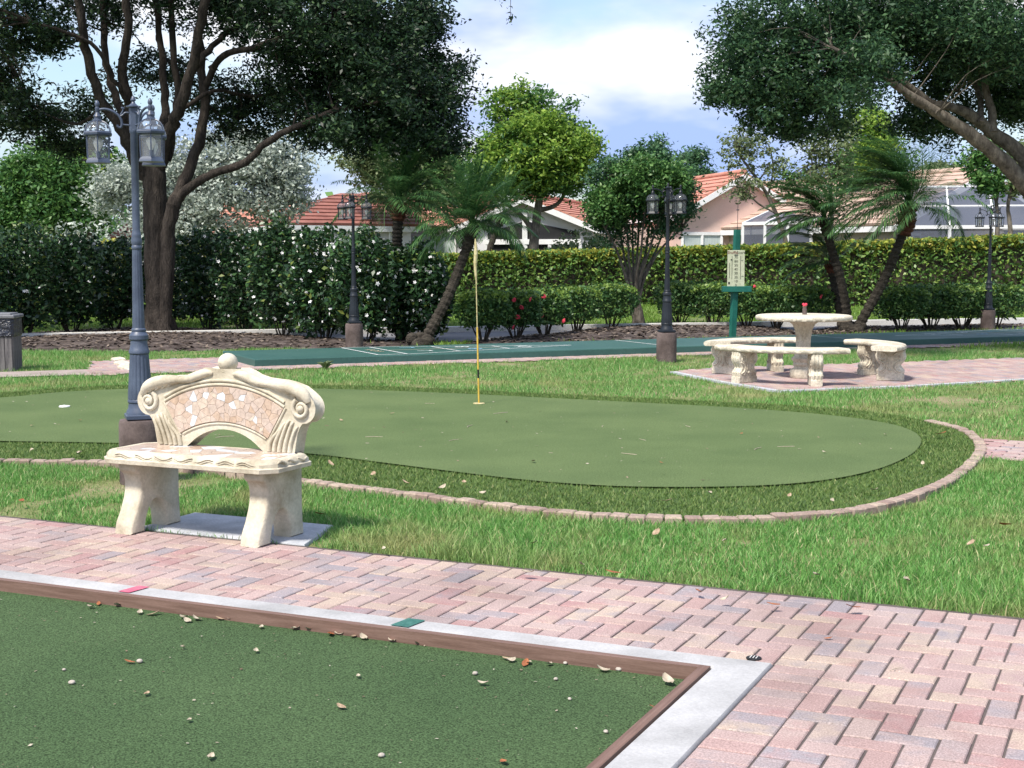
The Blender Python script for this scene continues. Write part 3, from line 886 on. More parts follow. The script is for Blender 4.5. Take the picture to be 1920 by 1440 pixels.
# ================================================================== GRASS
PAVE1 = [uv(-9, 0)[:2], uv(-9, PW - 0.015)[:2], uv(4.5, PW - 0.015)[:2], uv(4.5, -6)[:2], uv(0, -6)[:2], uv(0, 0)[:2]]
CRT = [uv(-9.2, -7.2)[:2], uv(0, -7.2)[:2], uv(0, 0)[:2], uv(-9.2, 0)[:2]]
SBC = [sb(0, 0)[:2], sb(17.8, 0)[:2], sb(17.8, 2)[:2], sb(0, 2)[:2]]
SLABP = [(p[0], p[1]) for p in SLAB]
def pnoise(x, y, s, seed):
    r = np.random.default_rng(seed); v = 0
    for k in range(6):
        a = r.uniform(0, 6.28); f = s * r.uniform(0.6, 1.9); ph = r.uniform(0, 6.28)
        v = v + np.sin((x * math.cos(a) + y * math.sin(a)) * f + ph)
    return v / 6
def lawn(name, y0, y1, dens, hmin, hmax, wid, mat, seg2, label, seed, thin=0.0):
    g = np.random.default_rng(seed)
    xm = 0.425 * y1 + 1.2
    N = int(dens * 2 * xm * (y1 - y0))
    x = g.uniform(-xm, xm, N); y = g.uniform(y0, y1, N)
    k = np.abs(x) < 0.425 * y + 1.2
    x, y = x[k], y[k]
    bad = np.zeros(len(x), bool)
    for P in (PAVE1, CRT, SBC, SLABP, outer_s, WALK, PATIO, FRONT, LEFTP, ROAD):
        bad |= in_poly(x, y, P)
    for P in (MUL1, MUL2, MUL3):
        bad |= in_poly(x, y, P) & (g.random(len(x)) > 0.06)
    pn = pnoise(x, y, 2.2, 3) + 0.55 * pnoise(x, y, 7.0, 4)
    bad |= (pn < -0.42) & (g.random(len(x)) < 0.80)
    x, y, pn = x[~bad], y[~bad], pn[~bad]
    n = len(x)
    h = (hmin + (hmax - hmin) * g.random(n) ** 1.4) * np.clip(1.0 + 0.55 * pn, 0.45, 1.5)
    for (ax, ay, sr) in ((1860, 1130, 0.45), (720, 1015, 0.45), (900, 1050, 0.3)):
        cx_, cy_ = gp(ax, ay); h = h * (1 + 0.5 * np.exp(-((x - cx_) ** 2 + (y - cy_) ** 2) / (2 * sr * sr)))
    a = g.uniform(0, 2 * math.pi, n)
    lean = g.uniform(0.15, 0.95, n) * h
    la_ = g.uniform(0, 2 * math.pi, n)
    w = wid * g.uniform(0.6, 1.3, n)
    dx, dy = np.cos(a) * w / 2, np.sin(a) * w / 2
    lx, ly = np.cos(la_) * lean, np.sin(la_) * lean
    z0 = np.full(n, GZ - 0.004)
    b0 = np.stack([x - dx, y - dy, z0], 1); b1 = np.stack([x + dx, y + dy, z0], 1)
    tip = np.stack([x + lx, y + ly, z0 + h], 1)
    if seg2:
        m0 = np.stack([x - dx * 0.8 + lx * 0.35, y - dy * 0.8 + ly * 0.35, z0 + h * 0.6], 1)
        m1 = np.stack([x + dx * 0.8 + lx * 0.35, y + dy * 0.8 + ly * 0.35, z0 + h * 0.6], 1)
        V = np.stack([b0, b1, m1, m0, tip], 1)
        base = np.arange(n)[:, None] * 5
        T = np.concatenate([base + np.array([[0, 1, 2]]), base + np.array([[0, 2, 3]]), base + np.array([[3, 2, 4]])], 1)
        me = np_mesh(name, V, 3, M[mat], T)
    else:
        me = np_mesh(name, np.stack([b0, b1, tip], 1), 3, M[mat])
    tag(obj(name, me), label, 'grass', kind='stuff')
lawn('lawn_grass', 5.2, 10.8, 8200, 0.018, 0.058, 0.0050, 'grass', True, 'bright green lawn grass around the bench and putting green', 21)
lawn('middle_lawn_grass', 10.8, 24, 1500, 0.022, 0.070, 0.010, 'grass', False, 'patchy lawn grass between the putting green and shuffleboard court', 22)
lawn('far_lawn_grass', 24, 52, 210, 0.04, 0.11, 0.035, 'grass_far', False, 'bright lawn strip beyond the road in front of the hedge', 23)
def fringe():
    g = np.random.default_rng(5)
    N = 520000
    xs = [p[0] for p in outer_s]; ys = [p[1] for p in outer_s]
    x = g.uniform(-6.5, max(xs), N); y = g.uniform(min(ys), max(ys), N)
    k = in_poly(x, y, outer_s) & ~in_poly(x, y, inner_s)
    x, y = x[k], y[k]; n = len(x)
    h = g.uniform(0.014, 0.030, n); a = g.uniform(0, 6.28, n); l = g.uniform(0, 6.28, n)
    dx, dy = np.cos(a) * 0.0032, np.sin(a) * 0.0032
    z = np.full(n, 0.006)
    V = np.stack([np.stack([x - dx, y - dy, z], 1), np.stack([x + dx, y + dy, z], 1), np.stack([x + np.cos(l) * h * 0.8, y + np.sin(l) * h * 0.8, z + h], 1)], 1)
    tag(obj('fringe_turf', np_mesh('fringe_turf', V, 3, M['fringe'])), 'deeper green turf collar between putting surface and edging bricks', 'turf', kind='stuff')
fringe()

# ================================================================== MOSAIC BENCH
bc = (-1.70, 7.83)
bench = empty('mosaic_bench', (bc[0], bc[1], 0.001), -ANG, 'cream cast stone bench with scrolled back and pink and white mosaic', 'bench')
# in the bench's frame: x along the seat, -y towards the path, z up
def leg_profile():
    front = [(-0.185, 0.40), (-0.192, 0.375), (-0.186, 0.352), (-0.160, 0.335), (-0.142, 0.29), (-0.146, 0.22), (-0.182, 0.13), (-0.222, 0.06), (-0.234, 0.0)]
    arch = [(-0.115, 0.0), (-0.10, 0.07), (-0.06, 0.145), (-0.01, 0.175), (0.04, 0.15), (0.075, 0.08), (0.085, 0.0)]
    back = [(0.21, 0.0), (0.205, 0.08), (0.20, 0.20), (0.20, 0.40)]
    pts = [tuple(p)[:2] for p in catmull([(a, b, 0) for a, b in front], 3)] + [tuple(p)[:2] for p in catmull([(a, b, 0) for a, b in arch], 3)] + back
    return pts
LP = leg_profile()
for xs in (-0.425, 0.425):
    lg = MB()
    lg.prism(LP, lambda a, b, t: (t, a, b), xs - 0.062, xs + 0.062, 0.010)
    lg.build('leg', M['castoff'], bench, 50)
    lg = None
def chamfer_rect(x0, x1, y0, y1, c):
    return [(x0 + c, y0), (x1 - c, y0), (x1, y0 + c), (x1, y1 - c), (x1 - c, y1), (x0 + c, y1), (x0, y1 - c), (x0, y0 + c)]
seat = MB()
def ring_stack(mb, layers):
    n = len(layers[0][1]); V = []; Fc = []
    for z, pts in layers: V += [(a, b, z) for a, b in pts]
    for k in range(len(layers) - 1):
        for i in range(n):
            j = (i + 1) % n; Fc.append((k * n + i, k * n + j, (k + 1) * n + j, (k + 1) * n + i))
    Fc.append(tuple(reversed(range(n)))); Fc.append(tuple((len(layers) - 1) * n + i for i in range(n)))
    mb.add(V, Fc)
SX0, SX1, SY0, SY1 = -0.600, 0.580, -0.245, 0.225
def seat_ring(d): return chamfer_rect(SX0 + d, SX1 - d, SY0 + d, SY1 - d, 0.075 - d * 0.4)
ring_stack(seat, [(0.396, seat_ring(0.012)), (0.400, seat_ring(0.002)), (0.422, seat_ring(0.0)), (0.428, seat_ring(0.012)), (0.445, seat_ring(0.014)), (0.462, seat_ring(0.028)), (0.468, seat_ring(0.045)), (0.468, seat_ring(0.060)), (0.462, seat_ring(0.066))])
seat_o = seat.build('seat', M['castoff'], bench, 35)
# carved swags on the front and side rims
car = MB()
for k in range(7):
    x0 = -0.47 + k * 0.137
    for (dz, r_) in ((0.0, 0.0075), (-0.012, 0.005)):
        car.tube([(x0 + t * 0.12, SY0 + 0.014 - 0.002 * math.sin(t * math.pi), 0.448 + dz + 0.010 * math.sin(t * math.pi * 1.6 + k)) for t in [i / 6 for i in range(7)]], [0.003, r_ * 0.7, r_, r_, r_, r_ * 0.7, 0.003], 6)
car.build('carved_rim', M['castoff'], seat_o, 60)
car = MB()
for k in range(3):
    y0 = SY0 + 0.085 + k * 0.10
    car.tube([(SX1 - 0.016, y0 + t * 0.09, 0.447 + 0.010 * math.sin(t * math.pi * 1.5 + k)) for t in [i / 6 for i in range(7)]], [0.003, 0.007, 0.010, 0.010, 0.010, 0.007, 0.003], 6)
car.build('carved_rim', M['castoff'], seat_o, 60)

def voronoi(sites, poly):
    cells_ = []
    for i, s in enumerate(sites):
        c = list(poly)
        for j, t in enumerate(sites):
            if i == j: continue
            mx, my = (s[0] + t[0]) / 2, (s[1] + t[1]) / 2; nx, ny = t[0] - s[0], t[1] - s[1]
            o2 = []
            for k in range(len(c)):
                a, b = c[k], c[(k + 1) % len(c)]
                da = (a[0] - mx) * nx + (a[1] - my) * ny; db = (b[0] - mx) * nx + (b[1] - my) * ny
                if da <= 0: o2.append(a)
                if (da < 0) != (db < 0) and da != db:
                    t_ = da / (da - db); o2.append((a[0] + (b[0] - a[0]) * t_, a[1] + (b[1] - a[1]) * t_))
            c = o2
            if len(c) < 3: break
        if len(c) >= 3: cells_.append((s, c))
    return cells_
def tiles_on(parent, cells_, fn, thick, white_sites, shrink=0.0010):
    for s, c in cells_:
        cx = sum(p[0] for p in c) / len(c); cy = sum(p[1] for p in c) / len(c)
        q = []
        for p in c:
            d = math.hypot(p[0] - cx, p[1] - cy) or 1
            f = max(0.2, 1 - shrink * 1.3 / d)
            q.append((cx + (p[0] - cx) * f, cy + (p[1] - cy) * f))
        ar = sum(q[k - 1][0] * q[k][1] - q[k][0] * q[k - 1][1] for k in range(len(q)))
        if ar < 0: q.reverse()
        t = MB(); t.prism(q, fn, -0.002, thick + random.uniform(0, 0.001), 0)
        t.build('mosaic_tile', M['tile_white'] if s in white_sites else M['tile_marble'], parent, 0)
rr = random.Random(4)
seat_poly = [(a, b) for a, b in seat_ring(0.072)]
sites = []
while len(sites) < 64:
    p = (rr.uniform(SX0 + 0.08, SX1 - 0.08), rr.uniform(SY0 + 0.08, SY1 - 0.08))
    if all(math.hypot(p[0] - q[0], p[1] - q[1]) > 0.022 for q in sites): sites.append(p)
whites = set(rr.sample(sites, 12))
tiles_on(seat_o, voronoi(sites, seat_poly), lambda a, b, t: (a, b, 0.462 + t), 0.005, whites)

# backrest: outline in (x, z)
def arc(cx, cz, r, a0, a1, n): return [(cx + r * math.cos(a0 + (a1 - a0) * i / n), cz + r * math.sin(a0 + (a1 - a0) * i / n)) for i in range(n + 1)]
half = [(0.300, 0.468), (0.492, 0.468), (0.500, 0.53), (0.512, 0.59), (0.532, 0.635), (0.555, 0.660)]
half += arc(0.560, 0.738, 0.078, R(-70), R(50), 8)
half += [(0.585, 0.818), (0.535, 0.852), (0.470, 0.872), (0.405, 0.884), (0.340, 0.888), (0.275, 0.894), (0.215, 0.910), (0.165, 0.934), (0.120, 0.948), (0.075, 0.946), (0.045, 0.944)]
BX = 0.015
right = [(a + BX, b) for a, b in half]
left = [(-a + BX, b) for a, b in reversed(half)]
arch_r = 0.388; arch_c = 0.600 - arch_r
half_a = math.asin((0.468 - arch_c) / arch_r)
opening = arc(BX, arch_c, arch_r, math.pi - half_a, half_a, 16)
outline = right + left + opening[1:-1]
YB0, YB1 = 0.110, 0.205
back = MB()
# strips between crown and arch keep the faces planar and convex
def fnb(a, b, t): return (a, t, b)
back.prism(list(reversed(outline)), fnb, YB0, YB1, 0.014)
back_o = back.build('backrest', M['castoff'], bench, 45, loc=(0.012, 0, 0.468 * 0.075))
back_o.scale = (0.935, 1, 0.925)
def on(x, z, y=YB0): return (x + BX, y, z)
mold = MB()
PC = 0.0; R_LO, R_HI, PA = 0.632, 0.850, R(30.5)
def pol(r, a): return (r * math.sin(a), PC + r * math.cos(a))
NA = 24
angs = [-PA + 2 * PA * i / NA for i in range(NA + 1)]
mold.tube([on(*pol(R_HI + 0.012, a)) for a in angs], 0.010, 8)
mold.tube([on(*pol(R_HI + 0.036, a * 0.97)) for a in angs], 0.011, 8)
mold.tube([on(*pol(R_LO - 0.010, a * 0.96)) for a in angs], 0.008, 8)
for sg in (-1, 1):
    mold.tube([on(*pol(R_LO - 0.010 + (R_HI - R_LO + 0.022) * t, sg * (PA + 0.012))) for t in (0, 0.25, 0.5, 0.75, 1)], 0.009, 8)
    # scroll: spiral boss at the shoulder
    sp = []
    for i in range(26):
        a = R(120) + i * R(22); r_ = 0.062 * (1 - i / 30)
        sp.append(on(sg * (0.556 + r_ * math.cos(a)), 0.738 + r_ * math.sin(a), YB0 - 0.004 - 0.010 * i / 26))
    mold.tube(sp, [0.016 * (1 - i / 46) for i in range(26)], 8)
    mold.sphere(on(sg * 0.556, 0.738, YB0 - 0.006), 0.024, 12, 8)
    # rope of leaf swelling along the crown
    cr = catmull([on(sg * 0.605, 0.775), on(sg * 0.575, 0.822), on(sg * 0.50, 0.856), on(sg * 0.40, 0.874), on(sg * 0.32, 0.880)], 4)
    mold.tube(cr, [0.020 + 0.020 * math.sin(math.pi * i / (len(cr) - 1)) for i in range(len(cr))], 10)
    cr = catmull([on(sg * 0.33, 0.876), on(sg * 0.25, 0.888), on(sg * 0.18, 0.912), on(sg * 0.115, 0.930), on(sg * 0.075, 0.925)], 4)
    mold.tube(cr, [0.010 + 0.020 * math.sin(math.pi * (0.15 + 0.85 * i / (len(cr) - 1))) for i in range(len(cr))], 10)
    # feathered leaf relief over the shoulder
    for k in range(4):
        x0 = 0.36 + 0.05 * k
        mold.tube([on(sg * x0, 0.862 - 0.012 * k), on(sg * (x0 + 0.03), 0.850 - 0.013 * k, YB0 - 0.012), on(sg * (x0 + 0.055), 0.832 - 0.014 * k)], [0.004, 0.011, 0.004], 6)
    # fluted foot of the backrest
    for k in range(5):
        t = k / 4
        xb = 0.325 + 0.145 * t; xt = 0.395 + 0.115 * t; zt = 0.625 + 0.04 * math.sin(t * 3)
        fl = catmull([on(sg * xb, 0.472), on(sg * (xb + 0.012), 0.53, YB0 - 0.005), on(sg * xt, zt - 0.03, YB0 - 0.007), on(sg * (xt + 0.02), zt)], 4)
        mold.tube(fl, [0.016 - 0.009 * i / (len(fl) - 1) for i in range(len(fl))], 7)
mold.build('carved_relief', M['castoff'], back_o, 60)
fin = MB()
fin.lathe([(0.045, 0.925), (0.050, 0.940), (0.040, 0.948), (0.046, 0.955)], (BX, (YB0 + YB1) / 2, 0), 20)
fin.sphere((BX, (YB0 + YB1) / 2, 0.992), 0.059, 20, 14)
fin.build('ball_finial', M['castoff'], back_o, 60)
# mosaic panel
pan = MB()
arcp = [pol(R_LO, a) for a in angs] + [pol(R_HI, a) for a in reversed(angs)]
arcp = [(a + BX, b) for a, b in arcp]
panel = MB()
Vp = []; Fp = []
for i, a in enumerate(angs):
    Vp += [on(*pol(R_LO, a), YB0 - 0.003), on(*pol(R_HI, a), YB0 - 0.003)]
for i in range(NA): Fp.append((2 * i, 2 * i + 2, 2 * i + 3, 2 * i + 1))
panel.add(Vp, Fp); panel.build('mosaic_bed', M['grout'], back_o, 0)
# tiles laid out in (angle*radius, radius) so that the panel stays convex
RM = 0.74
rect = [(-PA * RM, R_LO + 0.004), (PA * RM, R_LO + 0.004), (PA * RM, R_HI - 0.003), (-PA * RM, R_HI - 0.003)]
sites = []
while len(sites) < 96:
    p = (rr.uniform(-PA * RM, PA * RM), rr.uniform(R_LO, R_HI))
    if all(math.hypot(p[0] - q[0], p[1] - q[1]) > 0.014 for q in sites): sites.append(p)
spots = [(-0.20, 0.80), (-0.185, 0.79), (-0.28, 0.745), (-0.235, 0.70), (-0.20, 0.71), (-0.29, 0.665), (-0.105, 0.785), (-0.135, 0.735), (-0.045, 0.80), (-0.03, 0.78),
         (0.06, 0.80), (0.145, 0.80), (0.165, 0.79), (0.125, 0.77), (0.06, 0.73), (0.085, 0.70), (0.11, 0.725), (0.06, 0.69), (0.25, 0.70)]
whites = set()
for s_ in spots:
    q_ = min(sites, key=lambda q: math.hypot(q[0] - s_[0], q[1] - s_[1]))
    if all(math.hypot(q_[0] - w_[0], q_[1] - w_[1]) > 0.062 for w_ in whites): whites.add(q_)
def fpan(a, b, t):
    x, z = pol(b, a / RM)
    return (x + BX, YB0 - 0.004 - t, z)
tiles_on(back_o, voronoi(sites, rect), lambda a, b, t: fpan(a, b, t), 0.006, whites)

# ================================================================== LAMP POSTS
LANT = {}
def lamp(name, x, y, z0, angles, mat, label, rz=0):
    t = empty(name, (x, y, z0), 0, label, 'lamp post', 'three-lantern lamp posts')
    z1 = 0.43
    MB().lathe([(0.150, -0.08), (0.152, 0.0), (0.152, 0.20), (0.150, z1 - 0.03), (0.142, z1 - 0.005), (0.0, z1)], seg=36).build('pier', M['pier'], t)
    p = MB()
    p.box((0, 0, z1 + 0.018), (0.205, 0.205, 0.034), R(20), 0.006)
    p.lathe([(0.098, 0.034), (0.096, 0.055), (0.084, 0.075), (0.080, 0.11), (0.086, 0.118), (0.086, 0.130), (0.080, 0.14)], (0, 0, z1), 32)
    def fl(a, z): return 1 - 0.055 * (0.5 + 0.5 * math.cos(16 * a)) ** 2
    p.lathe([(0.084, 0.14), (0.083, 0.18), (0.074, 0.30), (0.066, 0.42), (0.064, 0.45)], (0, 0, z1), 96, fl)
    p.lathe([(0.064, 0.45), (0.070, 0.458), (0.070, 0.475), (0.064, 0.485), (0.058, 0.52), (0.057, 0.545), (0.066, 0.555), (0.066, 0.582), (0.058, 0.590), (0.048, 0.605), (0.050, 0.612), (0.050, 0.622), (0.042, 0.632)], (0, 0, z1), 32)
    def fl2(a, z): return 1 - 0.05 * (0.5 + 0.5 * math.cos(12 * a)) ** 2
    p.lathe([(0.042, 0.632), (0.031, 1.17)], (0, 0, z1), 72, fl2)
    p.lathe([(0.031, 1.17), (0.036, 1.178), (0.036, 1.19), (0.031, 1.20), (0.036, 1.215), (0.037, 1.235), (0.032, 1.26), (0.034, 1.268), (0.030, 1.28), (0.026, 1.31), (0.0255, 1.96), (0.029, 1.965), (0.029, 1.985), (0.024, 1.99)], (0, 0, z1), 24)
    p.build('pole', M[mat], t, 35)
    hd = MB()
    hd.lathe([(0.031, 1.985), (0.031, 2.135)], (0, 0, z1), 6, rot=R(10))
    hd.lathe([(0.034, 2.133), (0.050, 2.138), (0.050, 2.145), (0.030, 2.150), (0.014, 2.165), (0.010, 2.178), (0.018, 2.184), (0.018, 2.188), (0.013, 2.200), (0.008, 2.212), (0.0, 2.219)], (0, 0, z1), 20)
    hd.build('post_head', M[mat], t, 35)
    r = 0.238
    for k in range(4):
        a = R(45 + 90 * k)
        b = MB(); b.lathe([(0.012, 0.0), (0.012, 0.014), (0.007, 0.022), (0.0, 0.026)], (0.112 * math.cos(a + R(20)), 0.112 * math.sin(a + R(20)), z1), 8); b.build('anchor_bolt', M[mat], t, 35)
    for ad in angles:
        a = R(ad); ca, sa = math.cos(a), math.sin(a)
        def at(rad, z): return (rad * ca, rad * sa, z1 + z)
        arm = MB()
        arm.tube(catmull([at(r, 2.115), at(r - 0.05, 2.122), at(r - 0.10, 2.108), at(0.095, 2.075), at(0.078, 2.030), at(0.086, 2.000), at(0.104, 2.004), at(0.106, 2.018)], 5), 0.0085, 8)
        arm.tube(catmull([at(0.030, 2.100), at(0.055, 2.100), at(0.072, 2.085), at(0.086, 2.078)], 4), 0.007, 6)
        arm.tube(catmull([at(0.030, 2.016), at(0.060, 2.018), at(0.080, 2.022)], 4), 0.007, 6)
        arm.tube(catmull([at(0.086, 2.085), at(0.068, 2.118), at(0.078, 2.134), at(0.060, 2.128)], 4), 0.006, 6)
        arm.build('arm', M[mat], t, 60)
        key = mat
        if key not in LANT:
            HX = [R(30 + 60 * i) for i in range(6)]
            fr = MB()
            fr.lathe([(0.094, 1.757), (0.092, 1.764), (0.082, 1.786), (0.078, 1.790)], seg=6, rot=R(30))
            fr.lathe([(0.086, 1.936), (0.103, 1.944), (0.106, 1.958), (0.100, 1.966), (0.092, 1.970)], seg=6, rot=R(30))
            for h in HX:
                fr.beam((0.080 * math.cos(h), 0.080 * math.sin(h), 1.785), (0.084 * math.cos(h), 0.084 * math.sin(h), 1.940), 0.009, 0.009)
                fr.tube([((0.094 * math.cos(q) ** 0.85) * math.cos(h), (0.094 * math.cos(q) ** 0.85) * math.sin(h), 1.968 + 0.075 * math.sin(q)) for q in [R(d) for d in (0, 20, 40, 60, 74)]], 0.0045, 5)
            fr.lathe([(0.034, 2.030), (0.036, 2.042), (0.024, 2.050), (0.022, 2.066), (0.028, 2.070), (0.024, 2.078), (0.014, 2.092), (0.012, 2.10), (0.0145, 2.104), (0.0145, 2.130), (0.010, 2.135), (0.016, 2.148), (0.016, 2.158), (0.011, 2.172), (0.0, 2.182)], seg=16)
            fr.lathe([(0.016, 1.79), (0.016, 1.835), (0.0, 1.836)], seg=12)
            fme = fr.mesh('lantern_frame', M[mat], 35)
            panes = []
            for i in range(6):
                h0, h1 = HX[i], HX[(i + 1) % 6]
                q = MB(); q.add([(0.080 * math.cos(h0), 0.080 * math.sin(h0), 1.788), (0.080 * math.cos(h1), 0.080 * math.sin(h1), 1.788), (0.084 * math.cos(h1), 0.084 * math.sin(h1), 1.938), (0.084 * math.cos(h0), 0.084 * math.sin(h0), 1.938)], [(0, 1, 2, 3)])
                panes.append(q.mesh('glass_pane', M['glass'], 0))
            dm = MB(); dm.lathe([(0.092 * math.cos(q) ** 0.85, 1.968 + 0.073 * math.sin(q)) for q in [R(d) for d in (0, 15, 30, 45, 60, 74)]], seg=18)
            dome = dm.mesh('glass_dome', M['glass'], 60)
            bl = MB(); bl.lathe([(0.013, 1.836), (0.016, 1.85), (0.030, 1.878), (0.032, 1.892), (0.026, 1.912), (0.012, 1.923), (0.0, 1.926)], seg=14)
            bulb = bl.mesh('bulb', M['bulb'], 60)
            LANT[key] = (fme, panes, dome, bulb)
        fme, panes, dome, bulb = LANT[key]
        f = obj('lantern', fme, t, (r * ca, r * sa, z1), (0, 0, R(14)))
        for q in panes: obj('glass_pane', q, f)
        obj('glass_dome', dome, f)
        obj('bulb', bulb, f)
    return t
lamp('lamp_post', *gp(264, 785, 0.43), 0.0, (192, 312, 72), 'lamp', 'grey blue lamp post with three lanterns behind the cream mosaic bench')
lamp('lamp_post', *gp(664, 606, 0.43), 0.0, (24, 264, 144), 'lamp_dark', 'black lamp post with three lanterns in front of the white flowering hedge')
lamp('lamp_post', *gp(1250, 623, 0.43), 0.0, (194, 314, 74), 'lamp_dark', 'black lamp post on brown pier in the grass between patio and green court')
lamp('lamp_post', *gp(1853, 581, 0.43), 0.0, (24, 264, 144), 'lamp_dark', 'black lamp post among the trimmed shrubs past the leaning palms')

# ================================================================== TABLE AND CURVED BENCHES
TB = (3.75, 18.1)
tbl = empty('round_table', (TB[0], TB[1], 0.0), 0, 'round cream cast stone table on a fluted pedestal', 'table', None)
tt = MB()
def ripple(a, z): return 1 + 0.006 * math.sin(31 * a) * math.sin(z * 160) + 0.004 * math.sin(47 * a + 1)
tt.lathe([(0.30, 0.735), (0.585, 0.742), (0.606, 0.752), (0.612, 0.772), (0.610, 0.792), (0.598, 0.806), (0.570, 0.812), (0.0, 0.812)], seg=140, mod=ripple)
tt.build('table_top', M['cast2'], tbl, 50)
pd = MB()
def flt(a, z):
    w = max(0.0, min(1.0, (z - 0.26) / 0.06)) * max(0.0, min(1.0, (0.72 - z) / 0.05))
    return 1 - 0.13 * w * (0.5 + 0.5 * math.cos(10 * a)) ** 2
pd.lathe([(0.155, 0.0), (0.165, 0.02), (0.165, 0.10), (0.150, 0.115), (0.118, 0.125), (0.112, 0.15), (0.125, 0.165), (0.130, 0.185), (0.120, 0.20), (0.145, 0.235), (0.150, 0.255), (0.120, 0.275), (0.098, 0.33), (0.092, 0.42), (0.096, 0.52), (0.112, 0.62), (0.145, 0.69), (0.185, 0.72), (0.20, 0.738)], seg=100, mod=flt)
pd.build('pedestal', M['cast2'], tbl, 50)
# stone scroll legs
LEGP_R = [(0.165, 0.0), (0.165, 0.075), (0.150, 0.082), (0.155, 0.11), (0.160, 0.13), (0.135, 0.155), (0.115, 0.185), (0.120, 0.215), (0.150, 0.245), (0.172, 0.285), (0.175, 0.325), (0.160, 0.355), (0.165, 0.385)]
leg_out = LEGP_R + [(-a, b) for a, b in reversed(LEGP_R)]
def stone_leg(parent, ra, rad):
    ca, sa = math.cos(ra), math.sin(ra)
    def fn(a, b, t): return ((rad + a) * ca - t * sa, (rad + a) * sa + t * ca, b)
    m = MB(); m.prism(leg_out, fn, -0.07, 0.07, 0.010)
    rel = MB()
    for side in (-1, 1):
        for sg in (-1, 1):
            pts = []
            for i in range(22):
                an = R(90) + i * R(27); q = 0.055 * (1 - i / 25)
                pts.append(fn(sg * (0.085 + q * math.cos(an)), 0.300 + q * math.sin(an), side * 0.071))
            rel.tube(pts, [0.011 * (1 - i / 34) for i in range(22)], 6)
            rel.tube(catmull([fn(sg * 0.135, 0.26, side * 0.071), fn(sg * 0.07, 0.215, side * 0.073), fn(sg * 0.075, 0.15, side * 0.073), fn(sg * 0.13, 0.115, side * 0.071)], 4), 0.011, 6)
            rel.tube(catmull([fn(sg * 0.03, 0.24, side * 0.071), fn(sg * 0.035, 0.17, side * 0.073), fn(sg * 0.09, 0.10, side * 0.071)], 4), 0.010, 6)
        rel.sphere(fn(0, 0.13, side * 0.07), 0.022, 8, 6)
    for end in (-1, 1):
        for k in (-1, 0, 1):
            e = [fn(end * (a + 0.001), b, k * 0.042) for a, b in LEGP_R[2:]]
            rel.tube(e, 0.011, 6)
    lo = m.build('leg', M['cast2'], parent, 40)
    rel.build('carved_relief', M['cast2'], lo, 60)
def curved_bench(cdeg, label):
    e = empty('curved_bench', (TB[0], TB[1], 0.0), 0, label, 'bench', 'curved stone benches round the table')
    N = 36
    prof = [(0.955, 0.388), (0.935, 0.400), (0.930, 0.430), (0.940, 0.448), (0.965, 0.455), (1.250, 0.455), (1.272, 0.448), (1.282, 0.430), (1.277, 0.400), (1.255, 0.388)]
    V = []; Fc = []; n = len(prof)
    for i in range(N + 1):
        a = R(cdeg - 42 + 84 * i / N)
        for k, (r_, z) in enumerate(prof):
            wob = 0.004 * math.sin(i * 2.1 + k)
            V.append(((r_ + wob) * math.cos(a), (r_ + wob) * math.sin(a), z))
    for i in range(N):
        for k in range(n):
            j = (k + 1) % n
            Fc.append((i * n + k, (i + 1) * n + k, (i + 1) * n + j, i * n + j))
    Fc.append(tuple(range(n))); Fc.append(tuple(reversed([N * n + k for k in range(n)])))
    m = MB(); m.add(V, Fc); m.build('seat', M['cast2'], e, 50)
    for d in (-24, 24): stone_leg(e, R(cdeg + d), 1.10)
curved_bench(242, 'curved cream stone bench between the round table and the putting green')
curved_bench(122, 'curved cream stone bench beside the round table, on the lamp post side')
curved_bench(2, 'curved cream stone bench beside the round table, on the leaning palm side')
vz = empty('bud_vase', (TB[0] + 0.02, TB[1] + 0.05, 0.812), 0, 'small brown bud vase with a red flower on the stone table', 'vase')
MB().lathe([(0.028, 0), (0.030, 0.01), (0.029, 0.07), (0.024, 0.085), (0.026, 0.10), (0.0, 0.10)], seg=16).build('vase_body', M['pier'], vz)
fl_ = MB()
for k in range(9):
    a = k * 2.4; fl_.sphere((0.018 * math.cos(a), 0.018 * math.sin(a), 0.125 + 0.012 * math.sin(k * 1.7)), 0.018, 8, 6, (1, 1, 0.7))
fl_.build('flower', M['red_petal'], vz)
MB().lathe([(0.025, 0.0), (0.025, 0.015)], (0, 0, 0.099), 12).build('neck', M['dryleaf'], vz)

# ================================================================== SCOREBOARD
sx, sy = gp(1373, 640)
sbd = empty('scoreboard', (sx, sy, 0.0), 0, 'teal green score post with a faded numbered shuffleboard score panel', 'scoreboard')
po = MB(); po.box((0, 0, 1.02), (0.098, 0.098, 2.06), R(20), 0.006); po_o = po.build('post', M['green_paint'], sbd, 0, rot=(0, R(1.8), 0))
sh = MB(); sh.box((0.055, -0.06, 0.965), (0.53, 0.14, 0.105), R(2), 0.006); sh.build('shelf', M['green_paint'], sbd, 0)
pn_ = MB(); pn_.box((0.035, -0.085, 1.345), (0.315, 0.02, 0.66), R(2), 0.003); pn_o = pn_.build('score_panel', M['score_panel'], sbd, 0)
def stick(txt, size, x, z, mat):
    me = text_obj(txt, size, M[mat], 'lettering'); obj('lettering', me, pn_o, (0.035 + x, -0.0975 + 0.035 * x, z), (R(90), 0, R(2)))
stick('Shuffle', 0.072, -0.065, 1.630, 'ink_red'); stick('-Score', 0.072, 0.080, 1.630, 'ink')
for k, s in enumerate(('70', '60', '50', '40', '30', '20', '10', '0')):
    stick(s, 0.066, 0.0, 1.545 - k * 0.073, 'ink')
mk = MB()
